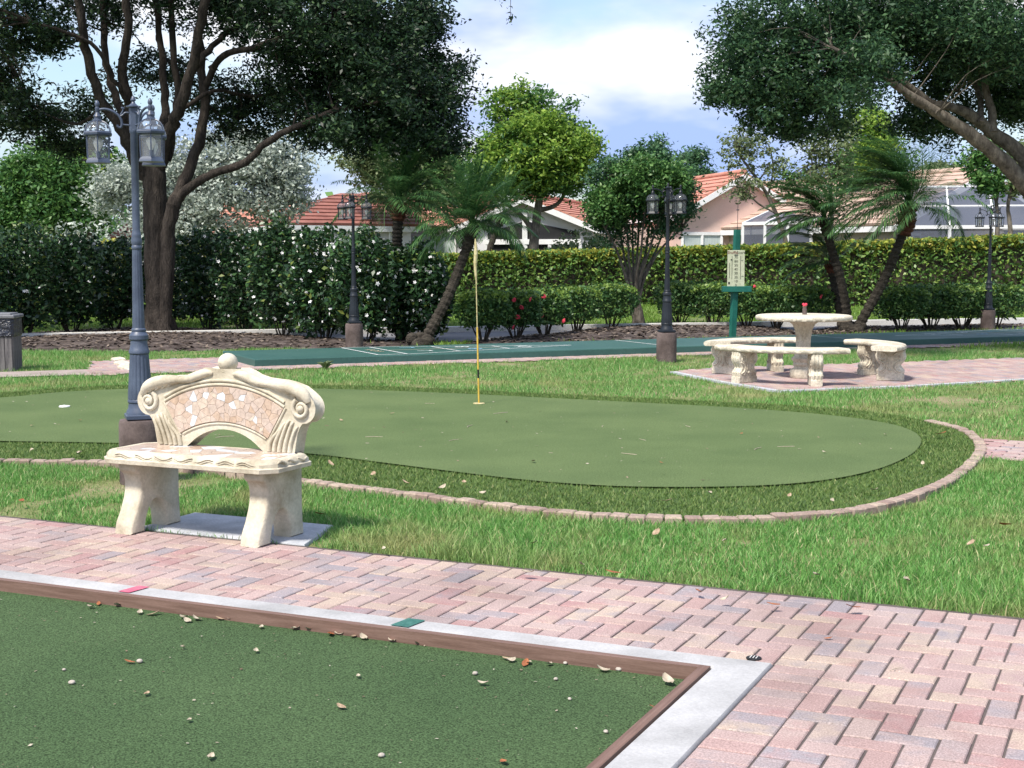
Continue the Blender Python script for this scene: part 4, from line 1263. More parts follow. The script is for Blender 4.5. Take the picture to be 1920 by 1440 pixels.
for (x, z, w, h) in ((0.0, 1.588, 0.07, 0.016), (-0.075, 1.36, 0.006, 0.42), (0.082, 1.36, 0.006, 0.42), (-0.12, 1.31, 0.005, 0.28), (-0.085, 1.50, 0.032, 0.02), (0.12, 1.20, 0.04, 0.006), (0.11, 1.49, 0.04, 0.004)):
    mk.box((0.035 + x, -0.0975 + 0.035 * x, z), (w, 0.004, h), R(2))
mk.box((0.035 - 0.125, -0.1015, 1.075), (0.03, 0.004, 0.04), R(2))
mk.build('slider_tracks', M['ink'], pn_o, 0)
rod = MB(); rod.tube([(0.065, 0, 2.03), (0.07, 0, 2.52)], 0.005, 6); rod.sphere((0.068, 0, 2.41), 0.02, 8, 6, (1.6, 1.6, 0.5)); rod.build('rod', M['lamp_dark'], sbd)

# ================================================================== GOLF PIN, CUP LIDS
hx, hy = gp(898, 757, 0.022)
pin = empty('golf_flag', (hx, hy, 0.022), 0, 'thin yellow golf pin with a furled pale yellow flag in its cup', 'golf flag')
TL = -0.020
def pinp(z): return (TL * z * 1.0, 0.0, z)
def seg_tube(z0, z1, mat, nm, r=0.0095):
    MB().tube([pinp(z0), pinp(z1)], r, 10).build(nm, M[mat], pin)
seg_tube(0.0, 0.27, 'yellow', 'pole'); seg_tube(0.27, 0.36, 'ink', 'black_band', 0.0098); seg_tube(0.36, 0.80, 'yellow', 'pole')
seg_tube(0.80, 1.30, 'flag', 'upper_pole', 0.006); seg_tube(1.30, 1.70, 'yellow', 'pole', 0.006)  # greying by sunlight is put into the upper pole's colour
fg = MB(); fg.tube(catmull([(TL * 1.72, 0, 1.72), (TL * 1.6 + 0.004, -0.003, 1.58), (TL * 1.5 - 0.004, 0.002, 1.45), (TL * 1.4, 0, 1.32), (TL * 1.26 + 0.006, 0, 1.24)], 5),
                   [0.62 * q for q in (0.006, 0.012, 0.019, 0.024, 0.029, 0.033, 0.031, 0.035, 0.031, 0.034, 0.029, 0.026, 0.028, 0.022, 0.024, 0.018, 0.016, 0.012, 0.010, 0.006, 0.003)], 9)
fg.build('flag', M['flag'], pin, 60)
MB().lathe([(0.060, 0.0), (0.062, 0.006), (0.056, 0.009), (0.0, 0.009)], seg=24).build('cup_rim', M['flag'], pin)
x, y = gp(121, 763, 0.022)
MBl = MB().lathe([(0.056, 0.0), (0.056, 0.010), (0.050, 0.014), (0.0, 0.014)], seg=24)
MBl.lathe([(0.014, 0.013), (0.012, 0.020), (0.0, 0.021)], seg=12)
tag(MBl.build('cup_lid', M['cup'], None, 40, loc=(x, y, 0.0225)), 'round white cup lid lying on the putting green', 'cup lid')

# ================================================================== WOODEN BIN
bx_, by_ = gp(-12, 694)
bn = empty('litter_bin', (bx_, by_ + 0.2, 0.0), R(6), 'grey wooden slat litter bin with black bag and lid beside the path', 'bin')
for s in range(4):
    a = R(90 * s)
    for k in range(5):
        off = -0.20 + 0.10 * k
        sl_ = MB(); sl_.box((0, 0, 0.27), (0.092, 0.022, 0.60), 0, 0.003)
        px_, py_ = off * math.cos(a) + 0.25 * math.sin(a), off * math.sin(a) - 0.25 * math.cos(a)
        sl_.build('slat', M['bin_wood'], bn, 0, loc=(px_, py_, -0.02 + jit(0.004)), rot=(0, 0, a))
bg_ = MB()
bg_.prism(chamfer_rect(-0.275, 0.275, -0.275, 0.275, 0.04), lambda a, b, t: (a * (1 + 0.02 * math.sin(40 * b)), b * (1 + 0.02 * math.sin(37 * a)), t), 0.46, 0.71, 0.01)
bg_.build('bin_bag', M['bag'], bn, 30)
ld = MB(); ld.box((0, 0, 0.735), (0.58, 0.58, 0.05), 0, 0.012); ld.box((0, 0, 0.765), (0.46, 0.46, 0.03), 0, 0.01)
ld.build('lid', M['bin_lid'], bn, 0)

# ================================================================== HOUSES
def roof_slope(mb, e0, e1, r1, r0, n):
    """stepped tile courses between eave e0-e1 and ridge r0-r1"""
    e0, e1, r0, r1 = map(Vector, (e0, e1, r0, r1))
    nrm = (e1 - e0).cross(r0 - e0).normalized()
    if nrm.z < 0: nrm = -nrm
    for i in range(n):
        t0, t1 = i / n, (i + 1.15) / n
        a, b = e0.lerp(r0, t0), e1.lerp(r1, t0); c, d = e1.lerp(r1, min(t1, 1)), e0.lerp(r0, min(t1, 1))
        V = [a + nrm * 0.06, b + nrm * 0.06, c + nrm * 0.015, d + nrm * 0.015, a - nrm * 0.03, b - nrm * 0.03, c - nrm * 0.03, d - nrm * 0.03]
        mb.add(V, [(0, 1, 2, 3), (4, 5, 1, 0), (5, 6, 2, 1), (6, 7, 3, 2), (7, 4, 0, 3), (7, 6, 5, 4)])
def window(parent, o, r, up, w, h, pane_mat='pane', mull=1, frame=0.09):
    """o lower-left corner, r unit vector along the wall, built just proud of the wall (towards -normal)"""
    r = Vector(r); n = Vector((r.y, -r.x, 0))
    if n.y > 0: n = -n
    o = Vector(o); z = Vector((0, 0, 1))
    f = MB()
    c = n * 0.05
    f.beam(o + c, o + c + r * w, 0.06, frame); f.beam(o + c + z * h, o + c + z * h + r * w, 0.06, frame)
    for k in range(mull + 2):
        q = o + c + r * (w * k / (mull + 1))
        f.beam(q + z * 0.02, q + z * (h - 0.02), frame * 0.8, 0.055)
    fo = f.build('window', M['trim'], parent, 0)
    for k in range(mull + 1):
        q = o + n * 0.03 + r * (w * k / (mull + 1))
        p = MB(); p.add([q, q + r * (w / (mull + 1)), q + r * (w / (mull + 1)) + z * h, q + z * h], [(0, 1, 2, 3)])
        p.build('pane', M[pane_mat], fo, 0)
    return fo
def gable_house(name, label, c, d, w, L, ez, pz, wall, roof, n=9, over=0.35, wl=None):
    """c: centre of the gable front, d: ridge direction (away), w: half width"""
    d = Vector((d[0], d[1], 0)).normalized(); r = Vector((d.y, -d.x, 0)); z = Vector((0, 0, 1))
    c = Vector((c[0], c[1], 0))
    h = empty(name, tuple(c), 0, label, 'house')
    wm = MB()
    fr = [c * 0 - r * w, r * w, r * w + z * ez, z * (pz - 0.05), -r * w + z * ez]
    V = fr + [p + d * L for p in fr]
    wm.add(V, [(0, 1, 2, 3, 4), (9, 8, 7, 6, 5), (0, 5, 6, 1), (1, 6, 7, 2), (4, 9, 5, 0), (2, 7, 8, 3), (3, 8, 9, 4)])
    wm.build('wall', M[wall], h, 0)
    sl = (pz - ez) / w
    rf = MB()
    for sg in (-1, 1):
        e = r * sg * (w + over) + z * (ez - sl * over + 0.10); rg = z * (pz + 0.10)
        roof_slope(rf, e - d * over, e + d * (L + over), rg + d * (L + over), rg - d * over, n)
    rfo = rf.build('roof', M[roof], h, 0)
    rc = MB(); rc.tube([z * (pz + 0.16) - d * over, z * (pz + 0.16) + d * (L + over)], 0.11, 8); rc.build('ridge_cap', M[roof], rfo, 60)
    fb = MB()
    for sg in (-1, 1):
        e = r * sg * (w + over) + z * (ez - sl * over - 0.06) - d * (over + 0.02)
        fb.beam(e, z * (pz - 0.06) - d * (over + 0.02), 0.05, 0.22)
        fb.beam(e + d * 0.05, e + d * (L + over), 0.05, 0.2)
    fb.build('fascia', M['trim'], h, 0)
    return h, c, d, r
# pink gable house
hB, cB, dB, rB = gable_house('gable_house', 'pink stucco house with orange tile gable roof and white framed window', (p3(1388, 482, 58).x, 58), (-0.24, 0.97), 2.6, 11, 3.38, 4.85, 'pink_wall', 'terracotta')
o = -rB * 2.62 + Vector((0, 0, 1.72)) - dB * 0.02
window(hB, rB * (-2.55) + Vector((0, 0, 1.65)), rB, None, 1.70, 0.85, 'blind', 1, 0.13)
# side wing to the left of the pink gable
wg = MB(); q0 = -rB * 4.6; wg.prism([(-5.0, 0.0), (-2.605, 0.0), (-2.605, 8.0), (-5.0, 8.0)], lambda a, b, t: tuple(rB * a + dB * (b + 1.4) + Vector((0, 0, t))), 0, 2.75)
wg.build('side_wing', M['pink_wall'], hB, 0)
def enclosure(parent, A, B, hgt, back, bh, bays, nm='screen'):
    """screened patio: front corners A, B (xyz at ground, parent frame), posts of height hgt, roof rising to back line"""
    A = Vector(A); B = Vector(B); bk = Vector(back); z = Vector((0, 0, 1))
    fr = MB()
    fr.beam(A + z * hgt, B + z * hgt, 0.09, 0.12); fr.beam(A + z * 1.0, B + z * 1.0, 0.06, 0.08)
    fr.beam(A + z * hgt, A + bk + z * bh, 0.07, 0.09); fr.beam(B + z * hgt, B + bk + z * bh, 0.07, 0.09)
    fr.beam(A + bk + z * bh, B + bk + z * bh, 0.07, 0.09)
    for k in range(bays + 1):
        q = A.lerp(B, k / bays); fr.beam(q, q + z * (hgt - 0.05), 0.10, 0.10)
        if 0 < k < bays: fr.beam(q + z * hgt, q + bk + z * bh, 0.06, 0.08)
    fr.beam(A + bk * 0.5 + z * (hgt + bh) / 2, B + bk * 0.5 + z * (hgt + bh) / 2, 0.06, 0.08)
    fo = fr.build('enclosure_frame', M['trim'], parent, 0)
    s = MB()
    s.add([A + z * 0.02, B + z * 0.02, B + z * hgt, A + z * hgt], [(0, 1, 2, 3)])
    s.add([A + z * (hgt + 0.005), B + z * (hgt + 0.005), B + bk + z * (bh + 0.005), A + bk + z * (bh + 0.005)], [(0, 1, 2, 3)])
    s.add([A + z * 0.02, A + bk + z * 0.02, A + bk + z * bh, A + z * hgt], [(0, 1, 2, 3)])
    s.add([B + z * 0.02, B + bk + z * 0.02, B + bk + z * bh, B + z * hgt], [(0, 1, 2, 3)])
    s.build('screen_panel', M['screen'], fo, 0)
    return fo
pa_ = p3(1392, 482, 55.5); pb_ = p3(1520, 482, 53.0)
enclosure(hB, (pa_.x - cB.x, 55.5 - cB.y, 0), (pb_.x - cB.x, 53.0 - cB.y, 0), 2.85, (3.2, 4.6, 0), 4.1, 3)
# tan roofed house
pk = p3(1832, 482, 52)
hC, cC, dC, rC = gable_house('gable_house', 'beige house with tan tile roof and large white framed screen enclosure', (pk.x, 52), (-0.50, 0.87), 4.2, 12, 2.75, 4.60, 'beige_wall', 'tantile', 11)
window(hC, rC * (-3.7) + Vector((0, 0, 1.45)) - dC * 0.0, rC, None, 0.75, 0.9, 'pane', 1)
# front wing of that house
en = enclosure(hC, (-3.9, -4.4, 0), (4.6, -6.0, 0), 2.55, (0.9, 3.4, 0), 4.05, 6)
window(hC, rC * (0.2) + Vector((0, 0, 1.3)), rC, None, 1.6, 0.9, 'pane', 1)
# third house at the right
pk = p3(2010, 482, 56)
hD, cD, dD, rD = gable_house('gable_house', 'grey beige house with low tan roof behind the bare thin trees', (pk.x, 56), (0.35, 0.93), 4.6, 11, 2.6, 4.3, 'beige_wall', 'tantile', 10)
enclosure(hD, (-6.0, -3.2, 0), (2.0, -3.6, 0), 2.6, (0.3, 2.8, 0), 3.6, 5)
# central porch house
hE, cE, dE, rE = gable_house('porch_house', 'white gabled house with dark screened porch and orange tile roof', (p3(985, 482, 56).x, 56), (0.28, 0.96), 2.75, 12, 2.75, 3.85, 'white_wall', 'terracotta', 10)
z = Vector((0, 0, 1))
po_ = MB()
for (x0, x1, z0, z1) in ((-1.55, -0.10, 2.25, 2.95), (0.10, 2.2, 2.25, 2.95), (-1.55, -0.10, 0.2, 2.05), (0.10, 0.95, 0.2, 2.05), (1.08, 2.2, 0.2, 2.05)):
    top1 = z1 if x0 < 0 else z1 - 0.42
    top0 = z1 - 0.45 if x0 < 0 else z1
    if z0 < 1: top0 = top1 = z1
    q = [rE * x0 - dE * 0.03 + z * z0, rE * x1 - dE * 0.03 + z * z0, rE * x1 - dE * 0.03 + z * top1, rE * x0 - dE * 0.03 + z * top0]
    p_ = MB(); p_.add(q, [(0, 1, 2, 3)]); p_.build('porch_shade_panel', M['porch_shade'], hE, 0)  # flat panel on the wall, coloured like the shaded porch interior
bm_ = MB()
bm_.beam(-rE * 1.7 + z * 2.15 - dE * 0.09, rE * 2.3 + z * 2.15 - dE * 0.09, 0.12, 0.2)
for xx, ww_ in ((-1.6, 0.12), (0.0, 0.20), (1.015, 0.13), (2.25, 0.12)):
    bm_.beam(rE * xx - dE * 0.09, rE * xx + z * (3.4 if abs(xx) < 0.1 else 2.05) - dE * 0.09, ww_, 0.10)
bm_.build('porch_frame', M['trim'], hE, 0)
# white wing left of the porch with blinds
wm = MB(); wm.prism([(-9.2, 0), (-2.76, 0), (-2.76, 8), (-9.2, 8)], lambda a, b, t: tuple(rE * a + dE * (b + 0.6) + z * t), 0, 2.7)
wm.build('side_wing', M['white_wall'], hE, 0)
window(hE, rE * (-4.9) + dE * 0.58 + z * 1.35, rE, None, 1.8, 1.1, 'blind', 1)
rf = MB(); roof_slope(rf, rE * -9.6 + dE * 0.2 + z * 2.75, rE * -2.5 + dE * 0.2 + z * 2.75, rE * -2.5 + dE * 5 + z * 4.4, rE * -9.0 + dE * 5 + z * 4.4, 9)
rf.build('wing_roof', M['terracotta'], hE, 0)
# red roofed house at the left: hipped
ea, eb_ = p3(524, 482, 50), p3(770, 482, 53)
hA = empty('hipped_house', (ea.x, 50, 0), 0, 'low house with dark red hipped tile roof and white eaves', 'house')
dx = (eb_.x - ea.x)
wm = MB(); wm.prism([(0.35, 0.35), (dx, 3.2), (dx - 3, 10), (0.35 - 3, 8)], lambda a, b, t: (a, b, t), 0, 2.6); wm.build('wall', M['white_wall'], hA, 0)
rf = MB()
E0, E1 = Vector((-0.1, 0, 2.72)), Vector((dx + 0.3, 3.0, 2.72)); E2 = Vector((-3.3, 8.4, 2.72)); E3 = Vector((dx - 2.6, 11, 2.72))
R0, R1 = Vector((1.6, 4.9, 4.0)), Vector((dx + 0.3, 6.6, 4.0))
roof_slope(rf, E0, E1, R1, R0, 9); roof_slope(rf, E0, E2, R0, R0, 9); roof_slope(rf, E2, E3, R1, R0, 9)
rf.build('roof', M['redtile'], hA, 0)
fb = MB(); fb.beam(E0 - z * 0.14, E1 - z * 0.14, 0.06, 0.2); fb.beam(E0 - z * 0.14, E2 - z * 0.14, 0.06, 0.2); fb.build('fascia', M['trim'], hA, 0)
sw = MB(); dv = (E1 - E0).normalized()
for k in range(10):
    sw.beam(Vector((0.5, 0.42, 0.8)) + Vector((dx * 0.09 * k, 2.85 * 0.09 * k, 0)), Vector((0.5, 0.42, 2.5)) + Vector((dx * 0.09 * k, 2.85 * 0.09 * k, 0)), 0.05, 0.05)
sw.build('lattice_strip', M['trim'], hA, 0)
hF, cF, dF, rF = gable_house('gable_house', 'far house showing only its light orange tile roof beyond the silver tree', (p3(560, 482, 66).x, 66), (-0.9, 0.42), 3.2, 8, 2.5, 3.95, 'white_wall', 'terracotta', 8)

# ================================================================== FOLIAGE
def leaf_quads(C, size, aspect=0.45, up=0.5, g=rng, vary=0.5):
    n = len(C)
    d = g.normal(size=(n, 3)); d[:, 2] *= 0.7; d /= np.linalg.norm(d, axis=1)[:, None]
    nr = g.normal(size=(n, 3)); nr[:, 2] += up * 1.6; nr /= np.linalg.norm(nr, axis=1)[:, None]
    s = np.cross(nr, d); s /= np.maximum(np.linalg.norm(s, axis=1), 1e-6)[:, None]
    nn = np.cross(d, s)
    L_ = size * g.uniform(1 - vary, 1 + vary, n)[:, None]; W_ = L_ * aspect
    b = C - d * L_ * 0.5; t = C + d * L_ * 0.5 - nn * L_ * 0.12
    l = C - s * W_ * 0.5 + nn * L_ * 0.07; r = C + s * W_ * 0.5 + nn * L_ * 0.07
    return np.stack([b, r, t, l], 1)
def sample_blobs(blobs, nclump, g, outer=0.5):
    """blobs: list of (centre, radii, weight)"""
    w = np.array([max(0.05, (b[1][0] * b[1][1] * b[1][2])) ** (2 / 3) * b[2] for b in blobs]); w /= w.sum()
    idx = g.choice(len(blobs), nclump, p=w)
    c = np.array([b[0] for b in blobs])[idx]; r = np.array([b[1] for b in blobs])[idx]
    u = g.normal(size=(nclump, 3)); u /= np.linalg.norm(u, axis=1)[:, None]
    rad = g.random(nclump) ** outer
    lump = 1 + 0.16 * np.sin(u[:, 0] * 5 + idx) * np.cos(u[:, 2] * 6 + idx * 2)
    return c + u * r * (rad * lump)[:, None]
def crown_pts(blobs, nclump, per, cr, g, outer=0.5, flat=0.65):
    c = sample_blobs(blobs, nclump, g, outer)
    k = g.integers(int(per * 0.5), int(per * 1.5), nclump)
    C = np.repeat(c, k, axis=0)
    sc = np.repeat(g.uniform(0.6, 1.3, nclump), k)[:, None]
    return C + g.normal(size=C.shape) * np.array([cr, cr, cr * flat]) * sc, c
def branch(mb, px, Y, dys, r0, r1, seg=9, per=4, wob=0.04):
    """a limb through picture points at distance Y + dys, radii in metres"""
    n = len(px)
    pts = [p3(a, b, Y + dys[0] + (dys[1] - dys[0]) * i / (n - 1)) for i, (a, b) in enumerate(px)]
    P = catmull(pts, per)
    m = len(P)
    P = [p + Vector((jit(wob), jit(wob), 0)) * (0.4 if i in (0, m - 1) else 1) for i, p in enumerate(P)]
    mb.tube(P, [(r0 + (r1 - r0) * (i / (m - 1)) ** 0.8) * random.uniform(0.93, 1.07) for i in range(m)], seg)
    return P
def twigs(mb, anchors, targets, r=0.02, n=60):
    A = np.array([tuple(a) for a in anchors])
    for t in targets[:n]:
        d = np.linalg.norm(A - t, axis=1); a = Vector(A[int(np.argmin(d))]); t = Vector(t)
        if (t - a).length > 4.5: continue
        m = a.lerp(t, 0.5) + Vector((jit(0.15), jit(0.15), 0.12 + jit(0.1)))
        mb.tube(catmull([a, m, t], 3), [r, r * 0.9, r * 0.8, r * 0.65, r * 0.5, r * 0.4, r * 0.25], 5, cap=False)
def blob(px, py, rx, ry, Y, dy=0.0, rz=None, w=1.0):
    s = (Y + dy) / F
    c = p3(px, py, Y + dy)
    return ((c.x, c.y, c.z), (rx * s, (rz if rz else (rx + ry) / 2 * s), ry * s), w)

# --- big oak on the left
def big_oak_left():
    Y = 28.2; g = np.random.default_rng(31)
    bx, by = gp(298, 630)
    t = empty('oak_tree', (p3(298, 630, Y).x, Y, 0.05), 0, 'large dark oak with many rising limbs growing behind the bench lamp post', 'tree')
    inv = Matrix.Translation(t.location).inverted()
    mb = MB(); anch = []
    branch(mb, [(300, 655), (298, 610), (297, 560), (293, 480), (292, 400), (289, 335), (284, 295)], Y, (0, 0), 0.285, 0.21, 14, 5, 0.015)
    branch(mb, [(306, 655), (311, 560), (315, 470), (316, 430), (326, 384)], Y, (-0.1, -0.25), 0.15, 0.14, 12, 4, 0.01)
    mb.lathe([(0.50, -0.25), (0.36, 0.10), (0.28, 0.40)], tuple(p3(300, 635, Y)), 14, lambda a, z: 1 + 0.12 * math.sin(5 * a + 1))
    limbs = [([(272, 335), (250, 290), (225, 240), (192, 190), (167, 120), (152, 50), (138, -30), (110, -140)], (0, -1.8), .16, .07),
             ([(278, 315), (245, 245), (222, 190), (200, 120), (195, 40), (190, -40), (170, -160)], (0, 1.6), .12, .06),
             ([(282, 310), (258, 240), (240, 190), (231, 130), (240, 60), (236, -40), (240, -180)], (0, -0.9), .15, .07),
             ([(290, 300), (305, 235), (310, 190), (302, 110), (292, 0), (300, -150)], (0, 1.2), .13, .06),
             ([(296, 315), (318, 250), (332, 212), (358, 135), (374, 60), (392, -30), (420, -160)], (0, -1.5), .17, .08),
             ([(312, 300), (326, 230), (331, 180), (323, 60), (322, -60)], (0, 0.7), .11, .06),
             ([(326, 384), (345, 340), (371, 270), (384, 200), (379, 130), (376, 50), (390, -80)], (-0.25, 0.6), .16, .07),
             ([(330, 378), (365, 345), (402, 325), (460, 304), (500, 266), (552, 240), (612, 214), (690, 195), (780, 190)], (-0.25, -1.6), .115, .05),
             ([(384, 195), (396, 130), (430, 100), (475, 90), (530, 70), (620, 40)], (0.4, -1.2), .10, .04),
             ([(360, 130), (392, 95), (425, 62), (480, 32), (540, 5)], (-0.7, 1.0), .09, .04),
             ([(394, 130), (440, 95), (505, 98), (570, 122), (660, 130)], (0.2, 1.5), .07, .035),
             ([(240, 190), (215, 150), (180, 90), (120, 60), (60, 40)], (-0.4, -2.0), .06, .03),
             ([(195, 200), (150, 232), (105, 222), (60, 200)], (-0.6, 0.4), .045, .02),
             ([(330, 215), (400, 170), (470, 180), (560, 170)], (-0.5, 1.5), .06, .03)]
    for px, dy, a, b in limbs: anch += branch(mb, px, Y, dy, a * 0.86, b * 0.9, 9, 4, 0.035)
    bl = [blob(*b) for b in (
        (20, 25, 130, 75, Y, -1.5, 2.0), (85, 75, 75, 55, Y, -1.0), (-40, 130, 90, 90, Y, 0.5, 1.8), (60, 225, 80, 38, Y, 0.5, 1.4), (150, 205, 70, 45, Y, 1.8, 1.2, 0.8), (20, 190, 50, 45, Y, -0.5, 1.2), (140, 275, 55, 32, Y, 1.5, 1.2),
        (230, 10, 120, 50, Y, 1.5, 2.0, 0.7), (330, 150, 80, 60, Y, 2.6, 1.2, 0.5), (260, 110, 60, 60, Y, 2.6, 1.0, 0.35), (420, 10, 120, 60, Y, 0.5, 2.2), (470, 190, 110, 60, Y, 1.8, 1.5, 1.0), (430, 240, 70, 35, Y, 1.5, 1.2, .8),
        (560, 40, 130, 85, Y, 0, 2.5, 1.1), (590, 150, 110, 90, Y, 0.5, 2.2, 1.1), (680, 60, 140, 100, Y, -0.5, 2.6, 1.2), (740, 150, 120, 110, Y, -0.5, 2.6, 1.3), (780, 235, 95, 75, Y, -0.8, 2.2, 1.3), (680, 240, 100, 65, Y, -0.6, 2.0, 1.3), (600, 235, 70, 45, Y, 0.3, 1.5),
        (790, 40, 60, 70, Y, 0, 1.8), (840, 150, 50, 60, Y, -0.5, 1.4, .7), (840, 280, 45, 30, Y, -0.5, 1.2, .8), (-200, 60, 180, 140, Y, 0, 3.0), (300, -130, 420, 110, Y, 0, 3.5, 0.8), (650, -110, 240, 90, Y, 0, 3.0, .8))]
    C, cl = crown_pts(bl, 3200, 60, 0.15, g, 0.55)
    tw = cl[g.permutation(len(cl))]
    for (ax, ay, m_) in ((956, 36, 16), (942, 4, 8), (952, 14, 5)):
        q = p3(ax, ay, Y - 1.0); C = np.concatenate([C, np.array(q)[None, :] + g.normal(size=(m_, 3)) * 0.05])
    twigs(mb, anch, tw, 0.022, 240)
    branch(mb, [(700, -190), (850, -180), (940, -130), (956, -40), (957, 34)], Y, (-1.0, -1.0), .02, .004, 5, 4, 0.0)
    mb.build('trunk', M['bark'], None, 60).parent = t
    t.children[-1].matrix_parent_inverse = inv
    o = obj('crown', np_mesh('crown', leaf_quads(C, 0.092, 0.42, 0.4, g), 4, M['oak']), t); o.matrix_parent_inverse = inv; o['kind'] = 'stuff'
big_oak_left()
def big_oak_right():
    Y = 22.5; g = np.random.default_rng(32)
    t = empty('oak_tree', (p3(1995, 482, Y).x, Y, 0.0), 0, 'spreading oak with grey lichen limbs reaching in over the stone table', 'tree')
    inv = Matrix.Translation(t.location).inverted()
    mb = MB(); anch = []
    branch(mb, [(1992, 670), (1990, 600), (1988, 520), (1978, 440), (1960, 390)], Y, (0, 0), 0.33, 0.24, 14, 4, 0.01)
    limbs = [([(1962, 395), (1925, 350), (1890, 312), (1850, 276), (1802, 240), (1770, 220), (1730, 194), (1690, 168), (1640, 130), (1560, 90)], (0, -1.2), .17, .035),
             ([(1965, 385), (1920, 296), (1872, 257), (1850, 240), (1820, 216), (1782, 200), (1745, 192), (1700, 158), (1620, 110)], (0, -0.4), .15, .035),
             ([(1862, 248), (1859, 205), (1846, 160), (1836, 110), (1830, 40), (1815, -60)], (-0.2, 0.3), .075, .04),
             ([(1840, 232), (1839, 195), (1831, 160), (1800, 100), (1780, 0)], (-0.3, 1.2), .055, .03),
             ([(1972, 400), (1985, 300), (2010, 180), (2030, 40)], (0, 0.5), .16, .08),
             ([(1760, 212), (1700, 180), (1660, 110), (1640, 40)], (-0.8, 0.8), .05, .02)]
    for px, dy, a, b in limbs: anch += branch(mb, px, Y, dy, a, b, 9, 4, 0.012)
    bl = [blob(*b) for b in (
        (1420, 60, 90, 80, Y, 0, 1.5), (1380, 130, 65, 70, Y, -0.3, 1.2), (1360, 175, 45, 35, Y, -0.3, 0.9, .8), (1470, 150, 95, 80, Y, -0.3, 1.4, 1.2), (1450, 215, 60, 30, Y, -0.4, 0.9), (1540, 60, 110, 80, Y, 0, 1.8, 1.1), (1550, 160, 95, 70, Y, 0.2, 1.3), (1545, 232, 70, 28, Y, -0.2, 0.8), (1480, 245, 28, 16, Y, -0.2, 0.5),
        (1640, 50, 110, 80, Y, 0.5, 1.8, 1.1), (1640, 120, 60, 50, Y, 1.2, 1.0, .8), (1730, 60, 100, 90, Y, 0.8, 1.8, 1.1), (1760, 150, 70, 60, Y, 1.8, 1.2, 1), (1720, 235, 60, 32, Y, 1.4, 0.9, 1), (1790, 235, 50, 45, Y, 1.8, 0.9, .8), (1700, 195, 40, 30, Y, 1.4, .8, .6),
        (1840, 60, 110, 90, Y, -0.5, 1.8, 1.2), (1890, 150, 80, 80, Y, 1.5, 1.4, 1.1), (1900, 210, 50, 40, Y, 1.8, 0.9, .8), (1630, 120, 70, 45, Y, -1.6, 0.9, 1.0), (1590, 175, 60, 40, Y, -1.6, 0.8, 1.0), (1880, 90, 80, 60, Y, -1.2, 1.0, .8), (1980, 120, 130, 130, Y, 0.5, 2.2), (2120, 100, 150, 150, Y, 0, 2.2), (1600, -70, 260, 80, Y, 0.5, 2.4, .9), (1900, -80, 260, 90, Y, 0.5, 2.6, .9))]
    C, cl = crown_pts(bl, 2900, 58, 0.12, g, 0.55)
    twigs(mb, anch, cl[g.permutation(len(cl))], 0.010, 110)
    o = mb.build('trunk', M['bark_pale'], t, 60); o.matrix_parent_inverse = inv
    o = obj('crown', np_mesh('crown', leaf_quads(C, 0.075, 0.42, 0.4, g), 4, M['oak2']), t); o.matrix_parent_inverse = inv; o['kind'] = 'stuff'
big_oak_right()

def tree(name, label, base_px, Y, trunk, blobs, nclump, per, cr, ls, leaf, bark='bark_pale', seed=1, ntw=40, second=None, group=None, asp=0.5, outer=0.5):
    g = np.random.default_rng(seed)
    b = p3(base_px, 482, Y)
    t = empty(name, (b.x, Y, 0.0), 0, label, 'tree', group)
    inv = Matrix.Translation(t.location).inverted()
    mb = MB(); anch = []
    for px, dy, r0, r1 in trunk: anch += branch(mb, px, Y, dy, r0, r1, 8, 4, 0.01)
    bl = [blob(*q) for q in blobs]
    C, cl = crown_pts(bl, nclump, per, cr, g, outer)
    if anch: twigs(mb, anch, cl[g.permutation(len(cl))], 0.03, ntw)
    o = mb.build('trunk', M[bark], t, 60); o.matrix_parent_inverse = inv
    o = obj('crown', np_mesh('crown', leaf_quads(C, ls, asp, 0.5, g), 4, M[leaf]), t); o.matrix_parent_inverse = inv; o['kind'] = 'stuff'
    if second:
        nc, mat, bl2 = second
        C2, _ = crown_pts([blob(*q) for q in bl2], nc, per, cr, g, 0.35)
        o = obj('new_leaves', np_mesh('new_leaves', leaf_quads(C2, ls, asp, 0.6, g), 4, M[mat]), t); o.matrix_parent_inverse = inv; o['kind'] = 'stuff'
    return t
Y = 50
tree('oak_tree', 'yellow green young oak rising above the hedge before the screened porch', 1000, Y,
     [([(994, 566), (998, 490), (1003, 440), (1008, 395), (1014, 340), (1005, 270), (990, 200)], (0, 0), .26, .05), ([(999, 440), (985, 412), (960, 390), (925, 360), (900, 320)], (0, -0.6), .11, .04), ([(1009, 394), (1040, 386), (1060, 360), (1080, 310)], (0, 0.5), .10, .04), ([(1008, 330), (1040, 280), (1050, 230)], (0, -0.5), .07, .03)],
     [(960, 205, 45, 42, Y), (1000, 190, 45, 35, Y), (1040, 230, 55, 45, Y, 0.5), (985, 250, 70, 50, Y), (1065, 285, 50, 40, Y), (1095, 270, 22, 30, Y), (930, 290, 55, 50, Y), (1000, 310, 80, 45, Y, -0.5), (900, 330, 45, 40, Y), (950, 350, 60, 32, Y), (1050, 335, 60, 35, Y), (1090, 340, 35, 25, Y), (1010, 355, 40, 20, Y)],
     520, 40, 0.21, 0.15, 'midgreen', seed=41, outer=0.42, ntw=60,
     second=(430, 'lime', [(960, 190, 45, 35, Y, -0.3), (1000, 240, 60, 40, Y, -0.9), (1070, 280, 48, 35, Y, -0.6), (1000, 295, 80, 40, Y, -1.0), (930, 300, 55, 45, Y, -0.6), (1050, 320, 60, 30, Y, -0.8), (960, 340, 60, 25, Y, -0.6)]))
Y = 52
